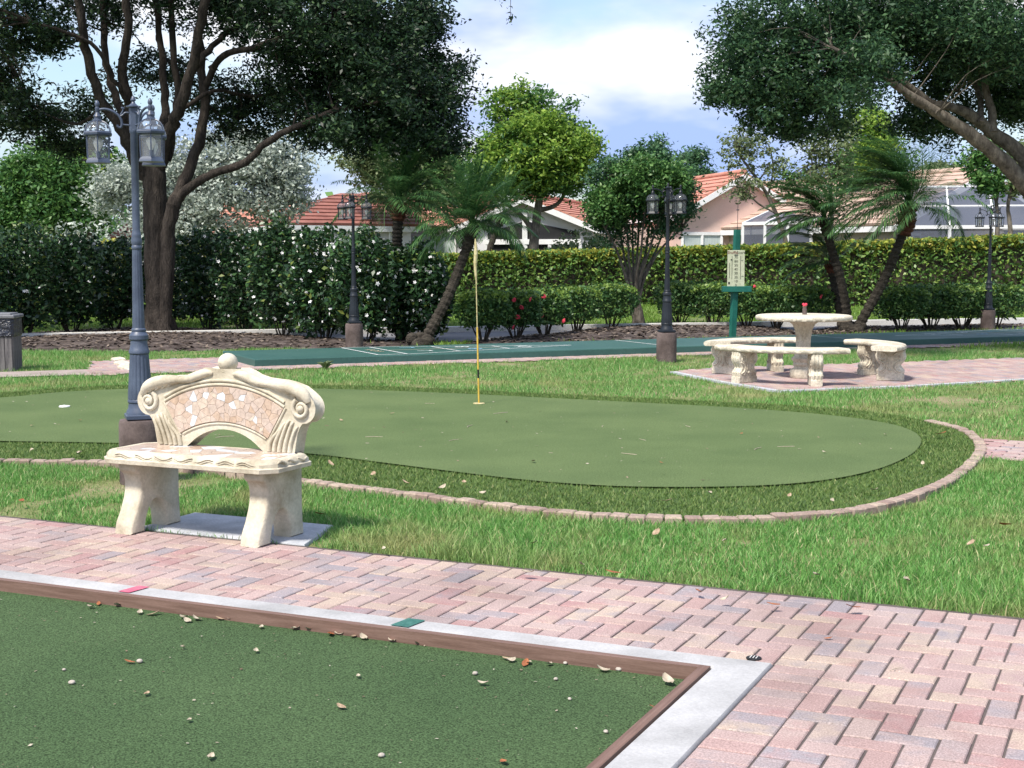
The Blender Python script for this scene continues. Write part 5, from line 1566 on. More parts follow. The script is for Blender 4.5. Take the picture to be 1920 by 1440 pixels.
tree('background_tree', 'loose pale olive tree behind the leaning palm and red roof', 740, Y,
     [([(742, 560), (742, 470), (744, 400), (735, 330)], (0, 0), .16, .05), ([(743, 410), (700, 350), (665, 310)], (0, 0.3), .08, .03), ([(744, 400), (790, 350), (820, 320)], (0, 0), .08, .03)],
     [(665, 300, 35, 25, Y), (700, 315, 45, 40, Y), (740, 330, 60, 50, Y), (790, 320, 60, 45, Y), (840, 330, 50, 45, Y), (720, 370, 50, 25, Y, 0, None, .7), (800, 370, 60, 35, Y), (860, 375, 40, 40, Y)],
     430, 32, 0.20, 0.15, 'olive', seed=42, ntw=50, second=(150, 'midgreen', [(790, 330, 60, 45, Y), (840, 345, 55, 45, Y), (740, 340, 50, 40, Y)]))
Y = 42
tree('silver_tree', 'broad silver leaved tree behind the dark oak trunk', 430, Y,
     [([(516, 545), (517, 460), (514, 400), (490, 350)], (0, 0), .14, .05), ([(400, 545), (395, 470), (380, 400), (350, 340)], (0, 0), .14, .05), ([(300, 545), (310, 470), (300, 400)], (0, 0), .12, .05), ([(540, 540), (536, 470), (540, 400)], (0, .4), .08, .04)],
     [(250, 340, 75, 40, Y), (215, 370, 45, 35, Y), (330, 320, 90, 55, Y), (420, 300, 90, 55, Y), (500, 310, 70, 55, Y), (545, 330, 40, 60, Y), (420, 370, 110, 55, Y), (300, 390, 90, 40, Y), (520, 380, 55, 40, Y), (360, 425, 130, 25, Y), (480, 270, 60, 30, Y)],
     1000, 42, 0.20, 0.125, 'silver', seed=43, ntw=60)
Y = 60
tree('green_tree', 'rounded full green tree at the end of the flowering hedge row', 75, Y,
     [([(80, 560), (82, 470), (85, 400)], (0, 0), .3, .12)],
     [(75, 310, 55, 45, Y), (30, 340, 45, 45, Y), (115, 335, 55, 50, Y), (80, 370, 90, 50, Y), (20, 395, 50, 40, Y), (130, 395, 50, 40, Y), (60, 420, 90, 25, Y)],
     620, 44, 0.25, 0.20, 'midgreen', seed=44, ntw=10)
Y = 66
tree('green_tree', 'lighter green tree behind the rounded green tree and silver tree', 175, Y,
     [([(170, 550), (170, 450), (172, 380)], (0, 0), .3, .12)],
     [(150, 310, 55, 35, Y), (180, 350, 50, 45, Y), (210, 320, 40, 35, Y), (165, 390, 45, 40, Y), (120, 290, 40, 25, Y)],
     340, 36, 0.28, 0.26, 'midgreen', seed=45, ntw=10, second=(110, 'lime', [(150, 320, 50, 35, Y, -1), (175, 360, 45, 40, Y, -1)]))
tree('green_tree', 'dark round tree low at the frame side beyond the flowering hedge', -40, 62,
     [([(-40, 560), (-40, 470), (-40, 420)], (0, 0), .3, .12)],
     [(-40, 400, 70, 50, 62), (-90, 370, 80, 60, 62), (-5, 430, 30, 30, 62)], 300, 36, 0.26, 0.22, 'bluegreen', seed=46, ntw=6)
Y = 31.4
def fan_tree():
    tr = [([(1198, 616), (1196, 592), (1190, 566)], (0, 0), .15, .13)]
    for k, (xe, ye) in enumerate(((1130, 420), (1150, 360), (1168, 330), (1185, 380), (1200, 310), (1212, 360), (1228, 330), (1240, 400), (1262, 380), (1275, 430))):
        xm = 1190 + (xe - 1190) * 0.55
        tr.append(([(1186 + k * 1.2, 568), (1188 + (xe - 1190) * 0.25, 520), (xm, 470), (xe, ye)], (0, (-0.5, 0.5, -0.2, 0.7, 0.1)[k % 5]), .045, .018))
    tree('multi_stem_tree', 'bushy green tree fanning into many thin stems above the trimmed shrubs', 1197, Y, tr,
         [(1150, 330, 45, 40, Y), (1200, 310, 55, 35, Y), (1245, 320, 45, 35, Y), (1275, 345, 28, 32, Y), (1140, 380, 40, 40, Y), (1200, 370, 60, 50, Y), (1255, 390, 45, 40, Y), (1130, 410, 30, 25, Y), (1215, 285, 40, 18, Y), (1170, 420, 50, 22, Y, 0, None, .6), (1250, 430, 40, 22, Y, 0, None, .6), (1180, 450, 60, 18, Y, 0, None, .3), (1285, 380, 20, 25, Y, 0, None, .6)],
         560, 40, 0.115, 0.085, 'bluegreen', 'bark_pale', 47, 60, second=(330, 'midgreen', [(1140, 385, 40, 35, Y, -.5), (1200, 340, 60, 45, Y, -.6), (1255, 340, 40, 35, Y, -.5)]))
fan_tree()
Y = 47
tree('thin_tree', 'sparse slanting tree with open twigs in front of the pink gable', 1500, Y,
     [([(1490, 560), (1478, 470), (1455, 400), (1430, 350), (1400, 310), (1380, 280)], (0, 0), .10, .03), ([(1455, 400), (1420, 380), (1392, 350)], (0, -.3), .04, .02), ([(1440, 365), (1450, 320), (1445, 280)], (0, .3), .04, .02)],
     [(1380, 275, 32, 22, Y, 0, None, .8), (1420, 285, 40, 28, Y, 0, None, .6), (1392, 345, 30, 30, Y, 0, None, 1), (1450, 320, 35, 28, Y, 0, None, .6), (1370, 300, 25, 18, Y, 0, None, .5), (1400, 250, 30, 15, Y, 0, None, .5)],
     75, 30, 0.16, 0.13, 'olive', seed=48, ntw=40)
tree('thin_tree', 'airy olive tree standing behind the leaning palms', 1560, Y + 1,
     [([(1555, 560), (1556, 470), (1560, 400), (1555, 320), (1550, 260)], (0, 0), .12, .03), ([(1560, 400), (1590, 340), (1600, 290)], (0, .3), .05, .02), ([(1558, 380), (1530, 330), (1520, 290)], (0, -.3), .05, .02), ([(1600, 560), (1625, 470), (1655, 420), (1690, 400)], (0, .3), .09, .04)],
     [(1530, 275, 40, 35, Y), (1570, 260, 45, 45, Y), (1550, 320, 50, 35, Y), (1520, 340, 35, 30, Y), (1580, 310, 40, 30, Y), (1480, 335, 35, 22, Y, 0, None, .6), (1570, 380, 35, 30, Y, 0, None, .7)],
     130, 30, 0.18, 0.13, 'olive', seed=49, ntw=60, second=(30, 'midgreen', [(1480, 340, 35, 25, Y), (1560, 330, 50, 40, Y)]))
Y = 56
tree('green_tree', 'tall yellow green tree above the tan roofed house', 1640, Y,
     [([(1640, 540), (1640, 400), (1635, 280)], (0, 0), .2, .06)],
     [(1625, 230, 40, 30, Y), (1650, 260, 45, 35, Y), (1620, 290, 50, 40, Y), (1665, 300, 45, 35, Y), (1640, 340, 60, 35, Y), (1600, 345, 40, 35, Y)],
     200, 34, 0.20, 0.16, 'midgreen', seed=50, ntw=20, second=(130, 'lime', [(1625, 230, 40, 30, Y, -.5), (1645, 265, 45, 35, Y, -.8), (1620, 300, 40, 35, Y, -.8)]))
tree('green_tree', 'dark round treetop showing over the ridge of the tan roof', 1770, 75,
     [([(1770, 520), (1770, 380)], (0, 0), .2, .1)],
     [(1770, 322, 26, 20, 75), (1745, 330, 25, 16, 75), (1795, 330, 20, 14, 75)], 120, 34, 0.26, 0.26, 'olive', seed=51, ntw=4)
Y = 44
for k, (pts, lab) in enumerate(((((1872, 530), (1870, 440), (1868, 380), (1850, 320), (1830, 290)), 'thin bare stemmed tree nearer the tall white enclosure post'), (((1890, 530), (1895, 440), (1890, 380), (1905, 320), (1900, 260)), 'thin grey stemmed tree between the black lamp post and the grey house'))):
    tree('thin_tree', lab, pts[0][0], Y, [(list(pts), (0, 0), .10, .025), ([pts[2], (pts[2][0] + (22 if k else 8), 330), (pts[2][0] + (30 if k else 12), 280)], (0, .2), .05, .02)],
         [(pts[-1][0], 300, 28, 25, Y, 0, None, .7), (pts[-1][0] + 20, 340, 28, 30, Y, 0, None, .7), (pts[-1][0] + 35, 280, 25, 25, Y, 0, None, .7)] + ([(1860, 350, 25, 20, Y, 0, None, .6)] if k == 0 else []),
         95, 28, 0.17, 0.15, 'olive' if k else 'midgreen', seed=60 + k, ntw=40)
Y = 78
for k, (cx, cy, w, h) in enumerate(((1228, 290, 22, 45), (1305, 305, 20, 26), (1282, 312, 26, 24))):
    tree('background_tree', ('tall feathery dark tree rising behind the bushy multi stem tree', 'rounded feathery treetop above the pink house ridge', 'dark green treetop between the feathery trees and the pink house ridge')[k], cx, Y + 2 * k,
         [([(cx, 520), (cx, 400), (cx + 3, cy)], (0, 0), .2, .06)],
         [(cx, cy + 20, w, h * .6, Y + 2 * k), (cx + 6, cy - 15, w * .7, h * .5, Y + 2 * k), (cx - 10, cy + 30, w, h * .5, Y + 2 * k), (cx + 18, cy + 25, w * .6, h * .6, Y + 2 * k)], 110, 34, 0.26, 0.30, 'bluegreen', seed=70 + k, ntw=4, asp=0.25)
# far wood that closes the horizon
g = np.random.default_rng(90)
fx = g.uniform(-75, 75, 3200)
hh = 4.6 + 1.2 * pnoise(fx, fx * 0, 0.35, 5) + 0.5 * pnoise(fx, fx * 0, 1.6, 6)
fc = np.stack([fx, g.uniform(108, 124, 3200), hh * g.random(3200) ** 0.6], 1)
C = np.repeat(fc, 11, axis=0) + g.normal(size=(3200 * 11, 3)) * 0.55
C[:, 2] = np.maximum(C[:, 2], 0.2)
tag(obj('far_wood', np_mesh('far_wood', leaf_quads(C, 0.75, 0.6, 0.5, g), 4, M['midgreen'])), 'distant belt of trees closing the view behind the houses', 'wood', kind='stuff')

# --- hedges and shrubs
def hedge_row(name, label, line, width, heights, n, ls, leaf, top=None, ntop=0, seed=1, zmin=0.0, stems=True):
    """line: list of (x, y); heights: list"""
    g = np.random.default_rng(seed)
    P = np.array(line, float); Hh = np.array(heights, float)
    seg = np.linalg.norm(np.diff(P, axis=0), axis=1); cum = np.concatenate([[0], np.cumsum(seg)])
    t = empty(name, (P[0][0], P[0][1], 0), 0, label, 'hedge')
    inv = Matrix.Translation(t.location).inverted()
    def pts(m, topside):
        s = g.uniform(0, cum[-1], m)
        i = np.clip(np.searchsorted(cum, s) - 1, 0, len(seg) - 1); f = (s - cum[i]) / seg[i]
        p = P[i] + (P[i + 1] - P[i]) * f[:, None]; h = Hh[i] + (Hh[i + 1] - Hh[i]) * f
        d = (P[i + 1] - P[i]) / seg[i][:, None]; nrm = np.stack([d[:, 1], -d[:, 0]], 1)
        h = h * (1 + 0.02 * pnoise(s, s * 0, 3.0, 8))
        off = g.uniform(-1, 1, m); z = g.random(m)
        side = g.random(m) < (0.0 if topside else 0.75)
        off = np.where(side, np.sign(g.uniform(-1, 1.2, m)) * (1 - 0.25 * g.random(m) ** 2), off)
        zz = np.where(side, zmin + (h - zmin) * z, h - np.abs(g.normal(size=m)) * (0.17 if topside else 0.10))
        bulge = 1 + 0.10 * pnoise(s * 1.0, zz * 2.0, 2.5, 9)
        x = p + nrm * (off * width / 2 * bulge)[:, None]
        return np.column_stack([x, zz]) + g.normal(size=(m, 3)) * 0.035
    o = obj('foliage', np_mesh('foliage', leaf_quads(pts(n, False), ls, 0.55, 0.5, g), 4, M[leaf]), t); o.matrix_parent_inverse = inv; o['kind'] = 'stuff'
    core = MB()
    for k in range(len(P) - 1):
        core.beam((P[k][0], P[k][1], (Hh[k] + zmin) / 2 - 0.1), (P[k + 1][0], P[k + 1][1], (Hh[k + 1] + zmin) / 2 - 0.1), width * 0.5, max(Hh[k], Hh[k + 1]) - zmin - 0.4)
    o = core.build('branch_core', M['stem'], t, 0); o.matrix_parent_inverse = inv
    if top:
        o = obj('new_growth', np_mesh('new_growth', leaf_quads(pts(ntop, True), ls, 0.55, 0.5, g), 4, M[top]), t); o.matrix_parent_inverse = inv; o['kind'] = 'stuff'
    return t
hy0, hy1 = 46.0, 43.0
hedge_row('clipped_hedge', 'long clipped hedge with yellow tipped top along the house gardens', [(p3(770, 482, hy0).x, hy0), (p3(1250, 482, 46.2).x, 46.2), (p3(1600, 482, 45).x, 45), (p3(2150, 482, hy1).x, hy1)], 1.3, [1.62, 1.82, 2.0, 2.35], 30000, 0.135, 'hedge', 'newgrowth', 24000, 81)

FLOWER = None
fm = MB()
for k in range(5):
    a = R(72 * k)
    fm.add([(0, 0, 0), (0.034 * math.cos(a - .45), 0.034 * math.sin(a - .45), 0.012), (0.05 * math.cos(a), 0.05 * math.sin(a), 0.004), (0.034 * math.cos(a + .45), 0.034 * math.sin(a + .45), 0.012)], [(0, 1, 2, 3)])
FLOWER = fm.mesh('flower', M['petal'], 0)
fm = MB()
for k in range(14):
    a = k * 2.4; e = 0.035 * math.sqrt(k / 14)
    fm.sphere((e * math.cos(a), e * math.sin(a), 0.03 - e * 0.5), 0.022, 6, 4, (1, 1, .6))
RFLOWER = fm.mesh('flower_cluster', M['red_petal'], 0)
def shrub(name, label, x, y, w, dpt, zlo, h, n, ls, leaf, group, cat='shrub', top=None, ntop=0, seed=1, flowers=0, fl_mesh=None, box=3.0, nst=7, fl_spots=None, z0=0.0, lean=0.0):
    g = np.random.default_rng(seed)
    t = empty(name, (x, y, z0), 0, label, cat, group)
    m = n
    u = g.normal(size=(m, 3)); u /= np.linalg.norm(u, axis=1)[:, None]
    # superellipsoid surface, filled inward
    s = (np.abs(u) ** box).sum(1) ** (-1 / box)
    rad = g.random(m) ** 0.28
    lump = 1 + (0.15 if nst == 8 else 0.10) * np.sin(u[:, 0] * 6 + seed) * np.cos(u[:, 2] * 5 + seed * 2) + 0.06 * np.sin(u[:, 1] * 9 + seed)
    q = u * (s * rad * lump)[:, None] * np.array([w / 2, dpt / 2, (h - zlo) / 2]) + np.array([0, 0, (h + zlo) / 2])
    q += g.normal(size=q.shape) * ls * 0.35
    q[:, 2] = np.maximum(q[:, 2], 0.03)
    o = obj('foliage', np_mesh('foliage', leaf_quads(q, ls, 0.5, 0.5, g), 4, M[leaf]), t); o['kind'] = 'stuff'
    if top:
        uu = g.uniform(-1, 1, size=(ntop, 2))
        qt = np.column_stack([uu[:, 0] * w * 0.46, uu[:, 1] * dpt * 0.46, h - 0.10 * (np.abs(uu) ** 4).sum(1) - np.abs(g.normal(size=ntop)) * 0.05])
        o = obj('new_leaves', np_mesh('new_leaves', leaf_quads(qt, ls, 0.5, 0.7, g), 4, M[top]), t); o['kind'] = 'stuff'
    rs = random.Random(seed)
    for k in range(nst):
        a = rs.uniform(0, 6.28); rr_ = rs.uniform(0.2, 0.42)
        e = (w * rr_ * math.cos(a), dpt * rr_ * math.sin(a), zlo + (h - zlo) * rs.uniform(0.25, 0.7))
        st = MB(); st.tube(catmull([(0.05 * math.cos(a), 0.05 * math.sin(a), -0.04), (e[0] * 0.45, e[1] * 0.45, zlo * 0.5 + 0.06), e], 4), [0.020, 0.019, 0.018, 0.016, 0.015, 0.014, 0.012, 0.010, 0.008], 6)
        st.build('stem', M['stem'], t, 60)
    if flowers:
        for k in range(flowers):
            a = rs.uniform(-1, 1); zf = rs.uniform(0.05, 0.96)
            ex = 2.0 if False else 1.0
            zz = zlo + (h - zlo) * zf
            prof = (1 - abs(2 * zf - 1) ** box) ** (1 / box)
            xx = a * w / 2 * prof; yy = -dpt / 2 * prof * (max(0.0, 1 - abs(a) ** box) ** (1 / box)) * 1.02 - 0.03
            o = obj('flower', fl_mesh, t, (xx, yy, zz), (R(60) + rs.uniform(-.5, .5), rs.uniform(-.5, .5), rs.uniform(0, 6)))
            sc = rs.uniform(0.45, 0.95); o.scale = (sc, sc, sc)
    if fl_spots:
        for (px, py) in fl_spots:
            p = p3(px, py, y - dpt / 2 * 0.95)
            o = obj('flower_cluster', fl_mesh, t, (p.x - x, p.y - y, p.z - z0), (R(70), 0, rs.uniform(0, 6)))
    return t
# white flowering hedge: separate bushes in an arc round the oak
JG = 'white flowering bushes in the hedge'
jas = [(-60, 640, 1.98), (35, 634, 2.12), (125, 628, 1.95), (205, 622, 1.86), (385, 620, 2.08), (455, 626, 2.0), (525, 634, 2.14), (600, 641, 2.06), (678, 645, 2.02), (750, 646, 1.8), (795, 645, 1.5)]
for k, (px, by, h) in enumerate(jas):
    x, y = gp(px, by)
    y += 0.35 if px < 740 else 1.2
    ORD = ('first', 'second', 'third', 'fourth')
    if px < 260: lab = 'white flowering hedge bush, %s from the oak trunk towards the litter bin' % ORD[3 - k]
    elif px < 620: lab = 'white flowering hedge bush, %s from the oak trunk towards the black lamp post' % ORD[k - 4]
    elif px < 700: lab = 'dark hedge bush thick with white flowers right behind the black lamp post'
    elif px < 770: lab = 'dark hedge bush thick with white flowers between lamp post and slanting palm'
    else: lab = 'low end bush of the white flowering hedge beside the leaning palm trunk'
    shrub('flowering_bush', lab, x, y, 1.25 if px < 770 else 0.9, 1.25, 0.16, h, 5200, 0.105, 'jasmine', JG, 'bush', seed=100 + k, flowers=20 if px < 600 else 38, fl_mesh=FLOWER, box=3.2, nst=8, z0=0.05 if 60 < px < 600 else 0.0)
# back part of the hedge behind the trunk
x, y = gp(300, 612)
shrub('flowering_bush', 'white flowering hedge bush directly behind the big oak trunk', x, y + 0.5, 1.7, 1.1, 0.16, 2.0, 5200, 0.105, 'jasmine', JG, 'bush', seed=130, flowers=10, fl_mesh=FLOWER, box=3.2)
# trimmed shrubs behind the court
TG = 'trimmed shrubs in the beds behind the court'
tr_ = [(905, 641, 1.05, 0.95), (968, 637, 0.95, 0.92), (1022, 632, 1.0, 0.93), (1080, 624, 1.1, 0.94), (1145, 617, 1.15, 0.97), (1275, 611, 1.1, 0.98), (1335, 612, 1.15, 0.97), (1400, 614, 1.15, 0.95), (1455, 616, 1.1, 0.93), (1512, 618, 1.1, 0.92),
       (1690, 620, 1.1, 0.92), (1745, 618, 1.15, 0.95), (1805, 617, 1.15, 0.95), (1868, 615, 1.2, 0.95)]
for k, (px, by, w, h) in enumerate(tr_):
    x, y = gp(px, by)
    spots = None
    if px == 968: lab = 'trimmed shrub with red flower clusters on the side nearer the rounded end shrub'; spots = [(965, 563), (977, 577), (971, 595), (964, 614), (996, 562)]
    elif px == 1022: lab = 'trimmed shrub with red flower clusters beside the bare mulch slope'; spots = [(1019, 556), (1017, 592), (1058, 602)]
    elif px == 905: lab = 'rounded end shrub of the trimmed row behind the golf flag'
    elif px < 1200: lab = 'trimmed shrub, %s from the multi stem tree towards the red flowered shrubs' % ('second' if px < 1100 else 'first')
    elif px < 1540: lab = 'trimmed flat topped shrub, %s from the multi stem tree towards the palm clump' % ('first', 'second', 'third', 'fourth', 'fifth')[k - 5]; spots = [(1414, 538)] if px == 1400 else ([(1541, 557)] if px == 1512 else None)
    else: lab = 'trimmed flat topped shrub past the palm clump, %s from its trunks' % ('first', 'second', 'third', 'fourth')[k - 10]
    shrub('trimmed_shrub', lab, x, y, w, 1.0, 0.26, h, 3000, 0.075, 'shrub', TG, 'shrub', 'shrubtop', 700, 200 + k, 0, RFLOWER, 4.0 if px != 905 else 2.4, 9, spots)
# small shrubs in front of the porch house
for k, (px, py, w, h, leaf) in enumerate(((1085, 482, 2.0, 2.5, 'olive'), (1122, 482, 1.2, 2.3, 'midgreen'), (1045, 482, 1.0, 2.0, 'olive'))):
    b = p3(px, py, 51)
    shrub('garden_shrub', ('spreading pale shrub in front of the porch house', 'bright green shrub between the porch house and the multi stem tree', 'small twiggy shrub below the dark porch opening')[k], b.x, 51 + k * .4, w, 1.4, 0.5, h, 900, 0.17, leaf, None, 'shrub', seed=300 + k, box=2.2)
# yellow leaved shrubs glimpsed behind the flowering hedge
for k, px in enumerate((215, 345, 480)):
    b = p3(px, 482, 34)
    shrub('yellow_shrub', ('yellow leaved shrub behind the hedge on the bin side of the oak trunk', 'yellow leaved shrub seen just past the oak trunk', 'yellow leaved shrub showing through the hedge under the silver tree')[k], b.x, 34, 1.3, 1.0, 0.3, 1.95, 900, 0.12, 'newgrowth', None, 'shrub', seed=320 + k, box=2.2)
for k, px in enumerate((60, 150, 235)):
    b = p3(px, 482, 38)
    shrub('twiggy_shrub', ('grey green twiggy shrub behind the hedge below the rounded green tree', 'grey twiggy shrub behind the hedge between green tree and silver tree', 'grey twiggy shrub behind the hedge beneath the silver tree')[k], b.x, 38, 1.9, 1.2, 0.4, 2.55, 800, 0.11, 'silver' if k else 'olive', None, 'shrub', seed=330 + k, box=2.2, nst=14)

# --- palms
def frond(Vs, c, az, el, L_, wind, g, droop=1.0, lf=0.30):
    n = 15
    d = np.array([math.cos(az) * math.cos(el), math.sin(az) * math.cos(el), math.sin(el)])
    p = np.array(c, float); P = [p.copy()]; D = [d.copy()]
    for i in range(n):
        d = d + np.array([wind * 0.10, 0, -0.115 * droop * (0.35 + i / n)]); d /= np.linalg.norm(d)
        p = p + d * L_ / n; P.append(p.copy()); D.append(d.copy())
    P = np.array(P); D = np.array(D)
    m = 120
    t = np.linspace(0.16, 0.99, m) * n
    i = np.minimum(t.astype(int), n - 1); f = (t - i)[:, None]
    Q = P[i] * (1 - f) + P[i + 1] * f; T = D[i]
    side = np.cross(T, np.array([0, 0, 1.0])); side /= np.maximum(np.linalg.norm(side, axis=1), 1e-3)[:, None]
    sg = np.where(np.arange(m) % 2, 1.0, -1.0)[:, None]
    ln = (lf * np.sin(np.pi * (0.12 + 0.80 * t / n)) ** 0.7)[:, None] * g.uniform(0.85, 1.15, (m, 1))
    dr = side * sg * 0.78 + T * 0.62 + np.array([wind * 0.30, 0, -0.18 * droop]) + g.normal(size=(m, 3)) * 0.10
    dr /= np.linalg.norm(dr, axis=1)[:, None]
    wv_ = np.cross(dr, np.array([0.1, 0.3, 1.0])); wv_ /= np.linalg.norm(wv_, axis=1)[:, None]
    w = 0.0080
    mid = Q + dr * ln * 0.5
    tip = Q + dr * ln + np.array([0, 0, -1.0]) * ln * 0.22 * droop
    quad = np.stack([Q - wv_ * w * 0.5, mid - wv_ * w, tip, mid + wv_ * w], 1)
    Vs.append(quad)
    # rachis as a thin strip
    sd = np.cross(D, np.array([0, 0, 1.0])); sd /= np.maximum(np.linalg.norm(sd, axis=1), 1e-3)[:, None]
    rw = np.linspace(0.013, 0.003, n + 1)[:, None]
    a, b = P - sd * rw, P + sd * rw
    Vs.append(np.stack([a[:-1], b[:-1], b[1:], a[1:]], 1))
def palm(name, label, trunk_px, Y, dys, r0, r1, L_, nf, wind, seed, group, redtop=True, rmax=None, bare=0.0, z0=0.0):
    g = np.random.default_rng(seed)
    b = p3(trunk_px[0][0], trunk_px[0][1], Y)
    t = empty(name, (b.x, Y, 0), 0, label, 'palm', group)
    inv = Matrix.Translation(t.location).inverted()
    n = len(trunk_px)
    pts = [p3(a, c, Y + dys[0] + (dys[1] - dys[0]) * i / (n - 1)) for i, (a, c) in enumerate(trunk_px)]
    P = catmull(pts, 10)
    m = len(P)
    cut = int(m * 0.72)
    rad = [(r0 + (r1 - r0) * i / m) * (1 + 0.10 * (1 if i % 2 else -1)) for i in range(m)]
    tm = MB(); tm.tube(P[:cut + 1], rad[:cut + 1], 10)
    o = tm.build('trunk', M['palm_bark'], t, 30); o.matrix_parent_inverse = inv
    rt = [(rmax or r1) * (0.72 + 0.5 * math.sin(math.pi * (0.15 + 0.7 * (i - cut) / max(1, m - 1 - cut)))) * (1 + 0.12 * (1 if i % 2 else -1)) for i in range(cut, m)]
    rm = MB(); rm.tube(P[cut:], rt, 10)
    # old leaf bases
    for k in range(46):
        i = random.randrange(cut, m - 1); a = random.uniform(0, 6.28); rr_ = rt[i - cut] * 0.92
        q = P[i] + Vector((rr_ * math.cos(a), rr_ * math.sin(a), 0))
        rm.tube([q, q + Vector((0.035 * math.cos(a), 0.035 * math.sin(a), 0.05))], [0.017, 0.004], 5)
    o = rm.build('trunk_top', M['palm_red' if redtop else 'palm_bark'], t, 30); o.matrix_parent_inverse = inv
    top = P[-1]
    Vs = []
    for k in range(nf):
        az = k * 2.39996 + g.uniform(-.2, .2); f = k / nf
        el = R(88 - 84 * f ** 1.1)
        frond(Vs, (top.x, top.y, top.z - 0.05 * f), az, el, L_ * g.uniform(0.85, 1.1), wind, g, 0.45 + 0.75 * f * f)
    o = obj('fronds', np_mesh('fronds', np.concatenate(Vs), 4, M['palm']), t); o.matrix_parent_inverse = inv; o['kind'] = 'stuff'
    return t
PG = 'leaning dwarf palms'
palm('palm', 'leaning dwarf palm with dark slanting trunk behind the golf flag', [(792, 648), (812, 610), (838, 560), (862, 500), (878, 455), (886, 424)], 24.6, (0, 0.3), 0.10, 0.075, 1.25, 44, 0.10, 400, PG, False, 0.09)
palm('palm', 'dark crowned palm with red brown trunk top behind the flowering hedge', [(752, 640), (748, 560), (745, 480), (745, 440), (747, 400), (750, 382)], 26.6, (0, 0), 0.11, 0.09, 1.45, 46, 0.35, 401, PG, True, 0.12)
palm('palm', 'thin grey palm trunk leaning out beside the porch house', [(905, 560), (915, 480), (932, 430), (945, 405)], 47, (0, 0), 0.12, 0.09, 1.7, 24, 0.2, 402, PG, False, 0.12)
palm('palm', 'dwarf palm of the clump with crown blown towards the scoreboard', [(1590, 622), (1587, 580), (1575, 520), (1560, 470), (1549, 430), (1545, 412)], 29.4, (0, -0.2), 0.10, 0.08, 1.30, 44, -1.25, 403, PG, False, 0.085)
palm('palm', 'short dwarf palm of the clump with drooping fronds behind the stone table', [(1583, 622), (1572, 570), (1562, 520), (1556, 490)], 29.8, (0, 0.3), 0.10, 0.08, 1.1, 18, -1.2, 404, PG, True, 0.10)
palm('palm', 'tallest dwarf palm of the clump with thick red brown trunk top', [(1606, 618), (1632, 572), (1660, 520), (1682, 466), (1698, 425), (1704, 384)], 29.2, (0, -0.3), 0.11, 0.085, 1.70, 84, -0.85, 405, PG, True, 0.145)
rb = MB()
for k in range(16):
    a = k * 0.7; q = p3(1600 + 26 * math.cos(a) * random.uniform(.4, 1), 614 + 5 * math.sin(a), 29.3)
    rb.sphere((q.x, 29.3 + 0.25 * math.sin(a), random.uniform(0.02, 0.16)), random.uniform(0.08, 0.16), 9, 7)
tag(rb.build('palm_root_boss', M['palm_bark'], None, 60), 'dark root mound joining the trunks of the palm clump', 'root mound')
rb = MB()
for k in range(12):
    a = k * 0.9; q = p3(790, 640, 24.6)
    rb.sphere((q.x + 0.22 * math.cos(a) * random.uniform(.3, 1), 24.6 + 0.2 * math.sin(a), random.uniform(0.0, 0.16)), random.uniform(0.09, 0.15), 9, 7)
tag(rb.build('palm_root_boss', M['palm_bark'], None, 60), 'dark root mound at the foot of the slanting palm trunk', 'root mound')

# ================================================================== FALLEN LEAVES, PEBBLES
def leaf_piece(name, L_, W_, curl, mat):
    V = []; Fc = []; n = 6
    for i in range(n + 1):
        t = i / n; w = W_ * math.sin(math.pi * (0.06 + 0.90 * t)) ** 0.8 / 2; z = curl * (2 * t - 1) ** 2
        x = L_ * (t - .5)
        V += [(x, -w, z + curl * 0.7), (x, 0, z), (x, w, z + curl * 0.55)]
    for i in range(n):
        for k in range(2): Fc.append((3 * i + k, 3 * i + k + 3, 3 * i + k + 4, 3 * i + k + 1))
    m = MB(); m.add(V, Fc)
    return m.mesh(name, M[mat], 80)
LEAVES = [leaf_piece('leaf', 0.064, 0.034, 0.005, 'dryleaf'), leaf_piece('leaf', 0.058, 0.036, 0.009, 'paleleaf'), leaf_piece('leaf', 0.070, 0.032, 0.004, 'brownleaf'), leaf_piece('leaf', 0.052, 0.030, 0.006, 'paleleaf')]
PEB = MB().sphere((0, 0, 0.006), 0.0105, 10, 7, (1.3, 1, 0.75)).mesh('pebble', M['pebble'], 80)
TWIG = MB().tube([(-0.06, 0, 0.003), (0, 0.006, 0.004), (0.07, -0.004, 0.003)], [0.002, 0.0025, 0.0015], 5).mesh('twig', M['paleleaf'], 0)
def drop(me, name, x, y, z, label, cat, group, s=1.0, tilt=0.15):
    o = obj(name, me, None, (x, y, z), (jit(tilt), jit(tilt), random.uniform(0, 6.28))); o.scale = (s, s, s)
    tag(o, label, cat, group)
board_leaf = [(170, 1137), (220, 1134), (185, 1131), (262, 1148), (288, 1150), (345, 1157), (368, 1160), (352, 1163), (412, 1159), (430, 1159), (438, 1159), (490, 1175), (555, 1177), (580, 1179), (620, 1188), (640, 1186), (662, 1192), (682, 1195), (735, 1199), (782, 1205), (950, 1234), (958, 1238), (985, 1243), (992, 1242), (1030, 1245), (1130, 1256)]
for k, (px, py) in enumerate(board_leaf):
    x, y = gp(px, py + 4, CZ)
    drop(LEAVES[k % 4 if k % 3 else 1], 'fallen_leaf', x, y, CZ + 0.008, 'dry curled leaf lying along the brown court board', 'leaf', 'dry leaves along the court board', random.uniform(0.55, 0.95), 0.3)
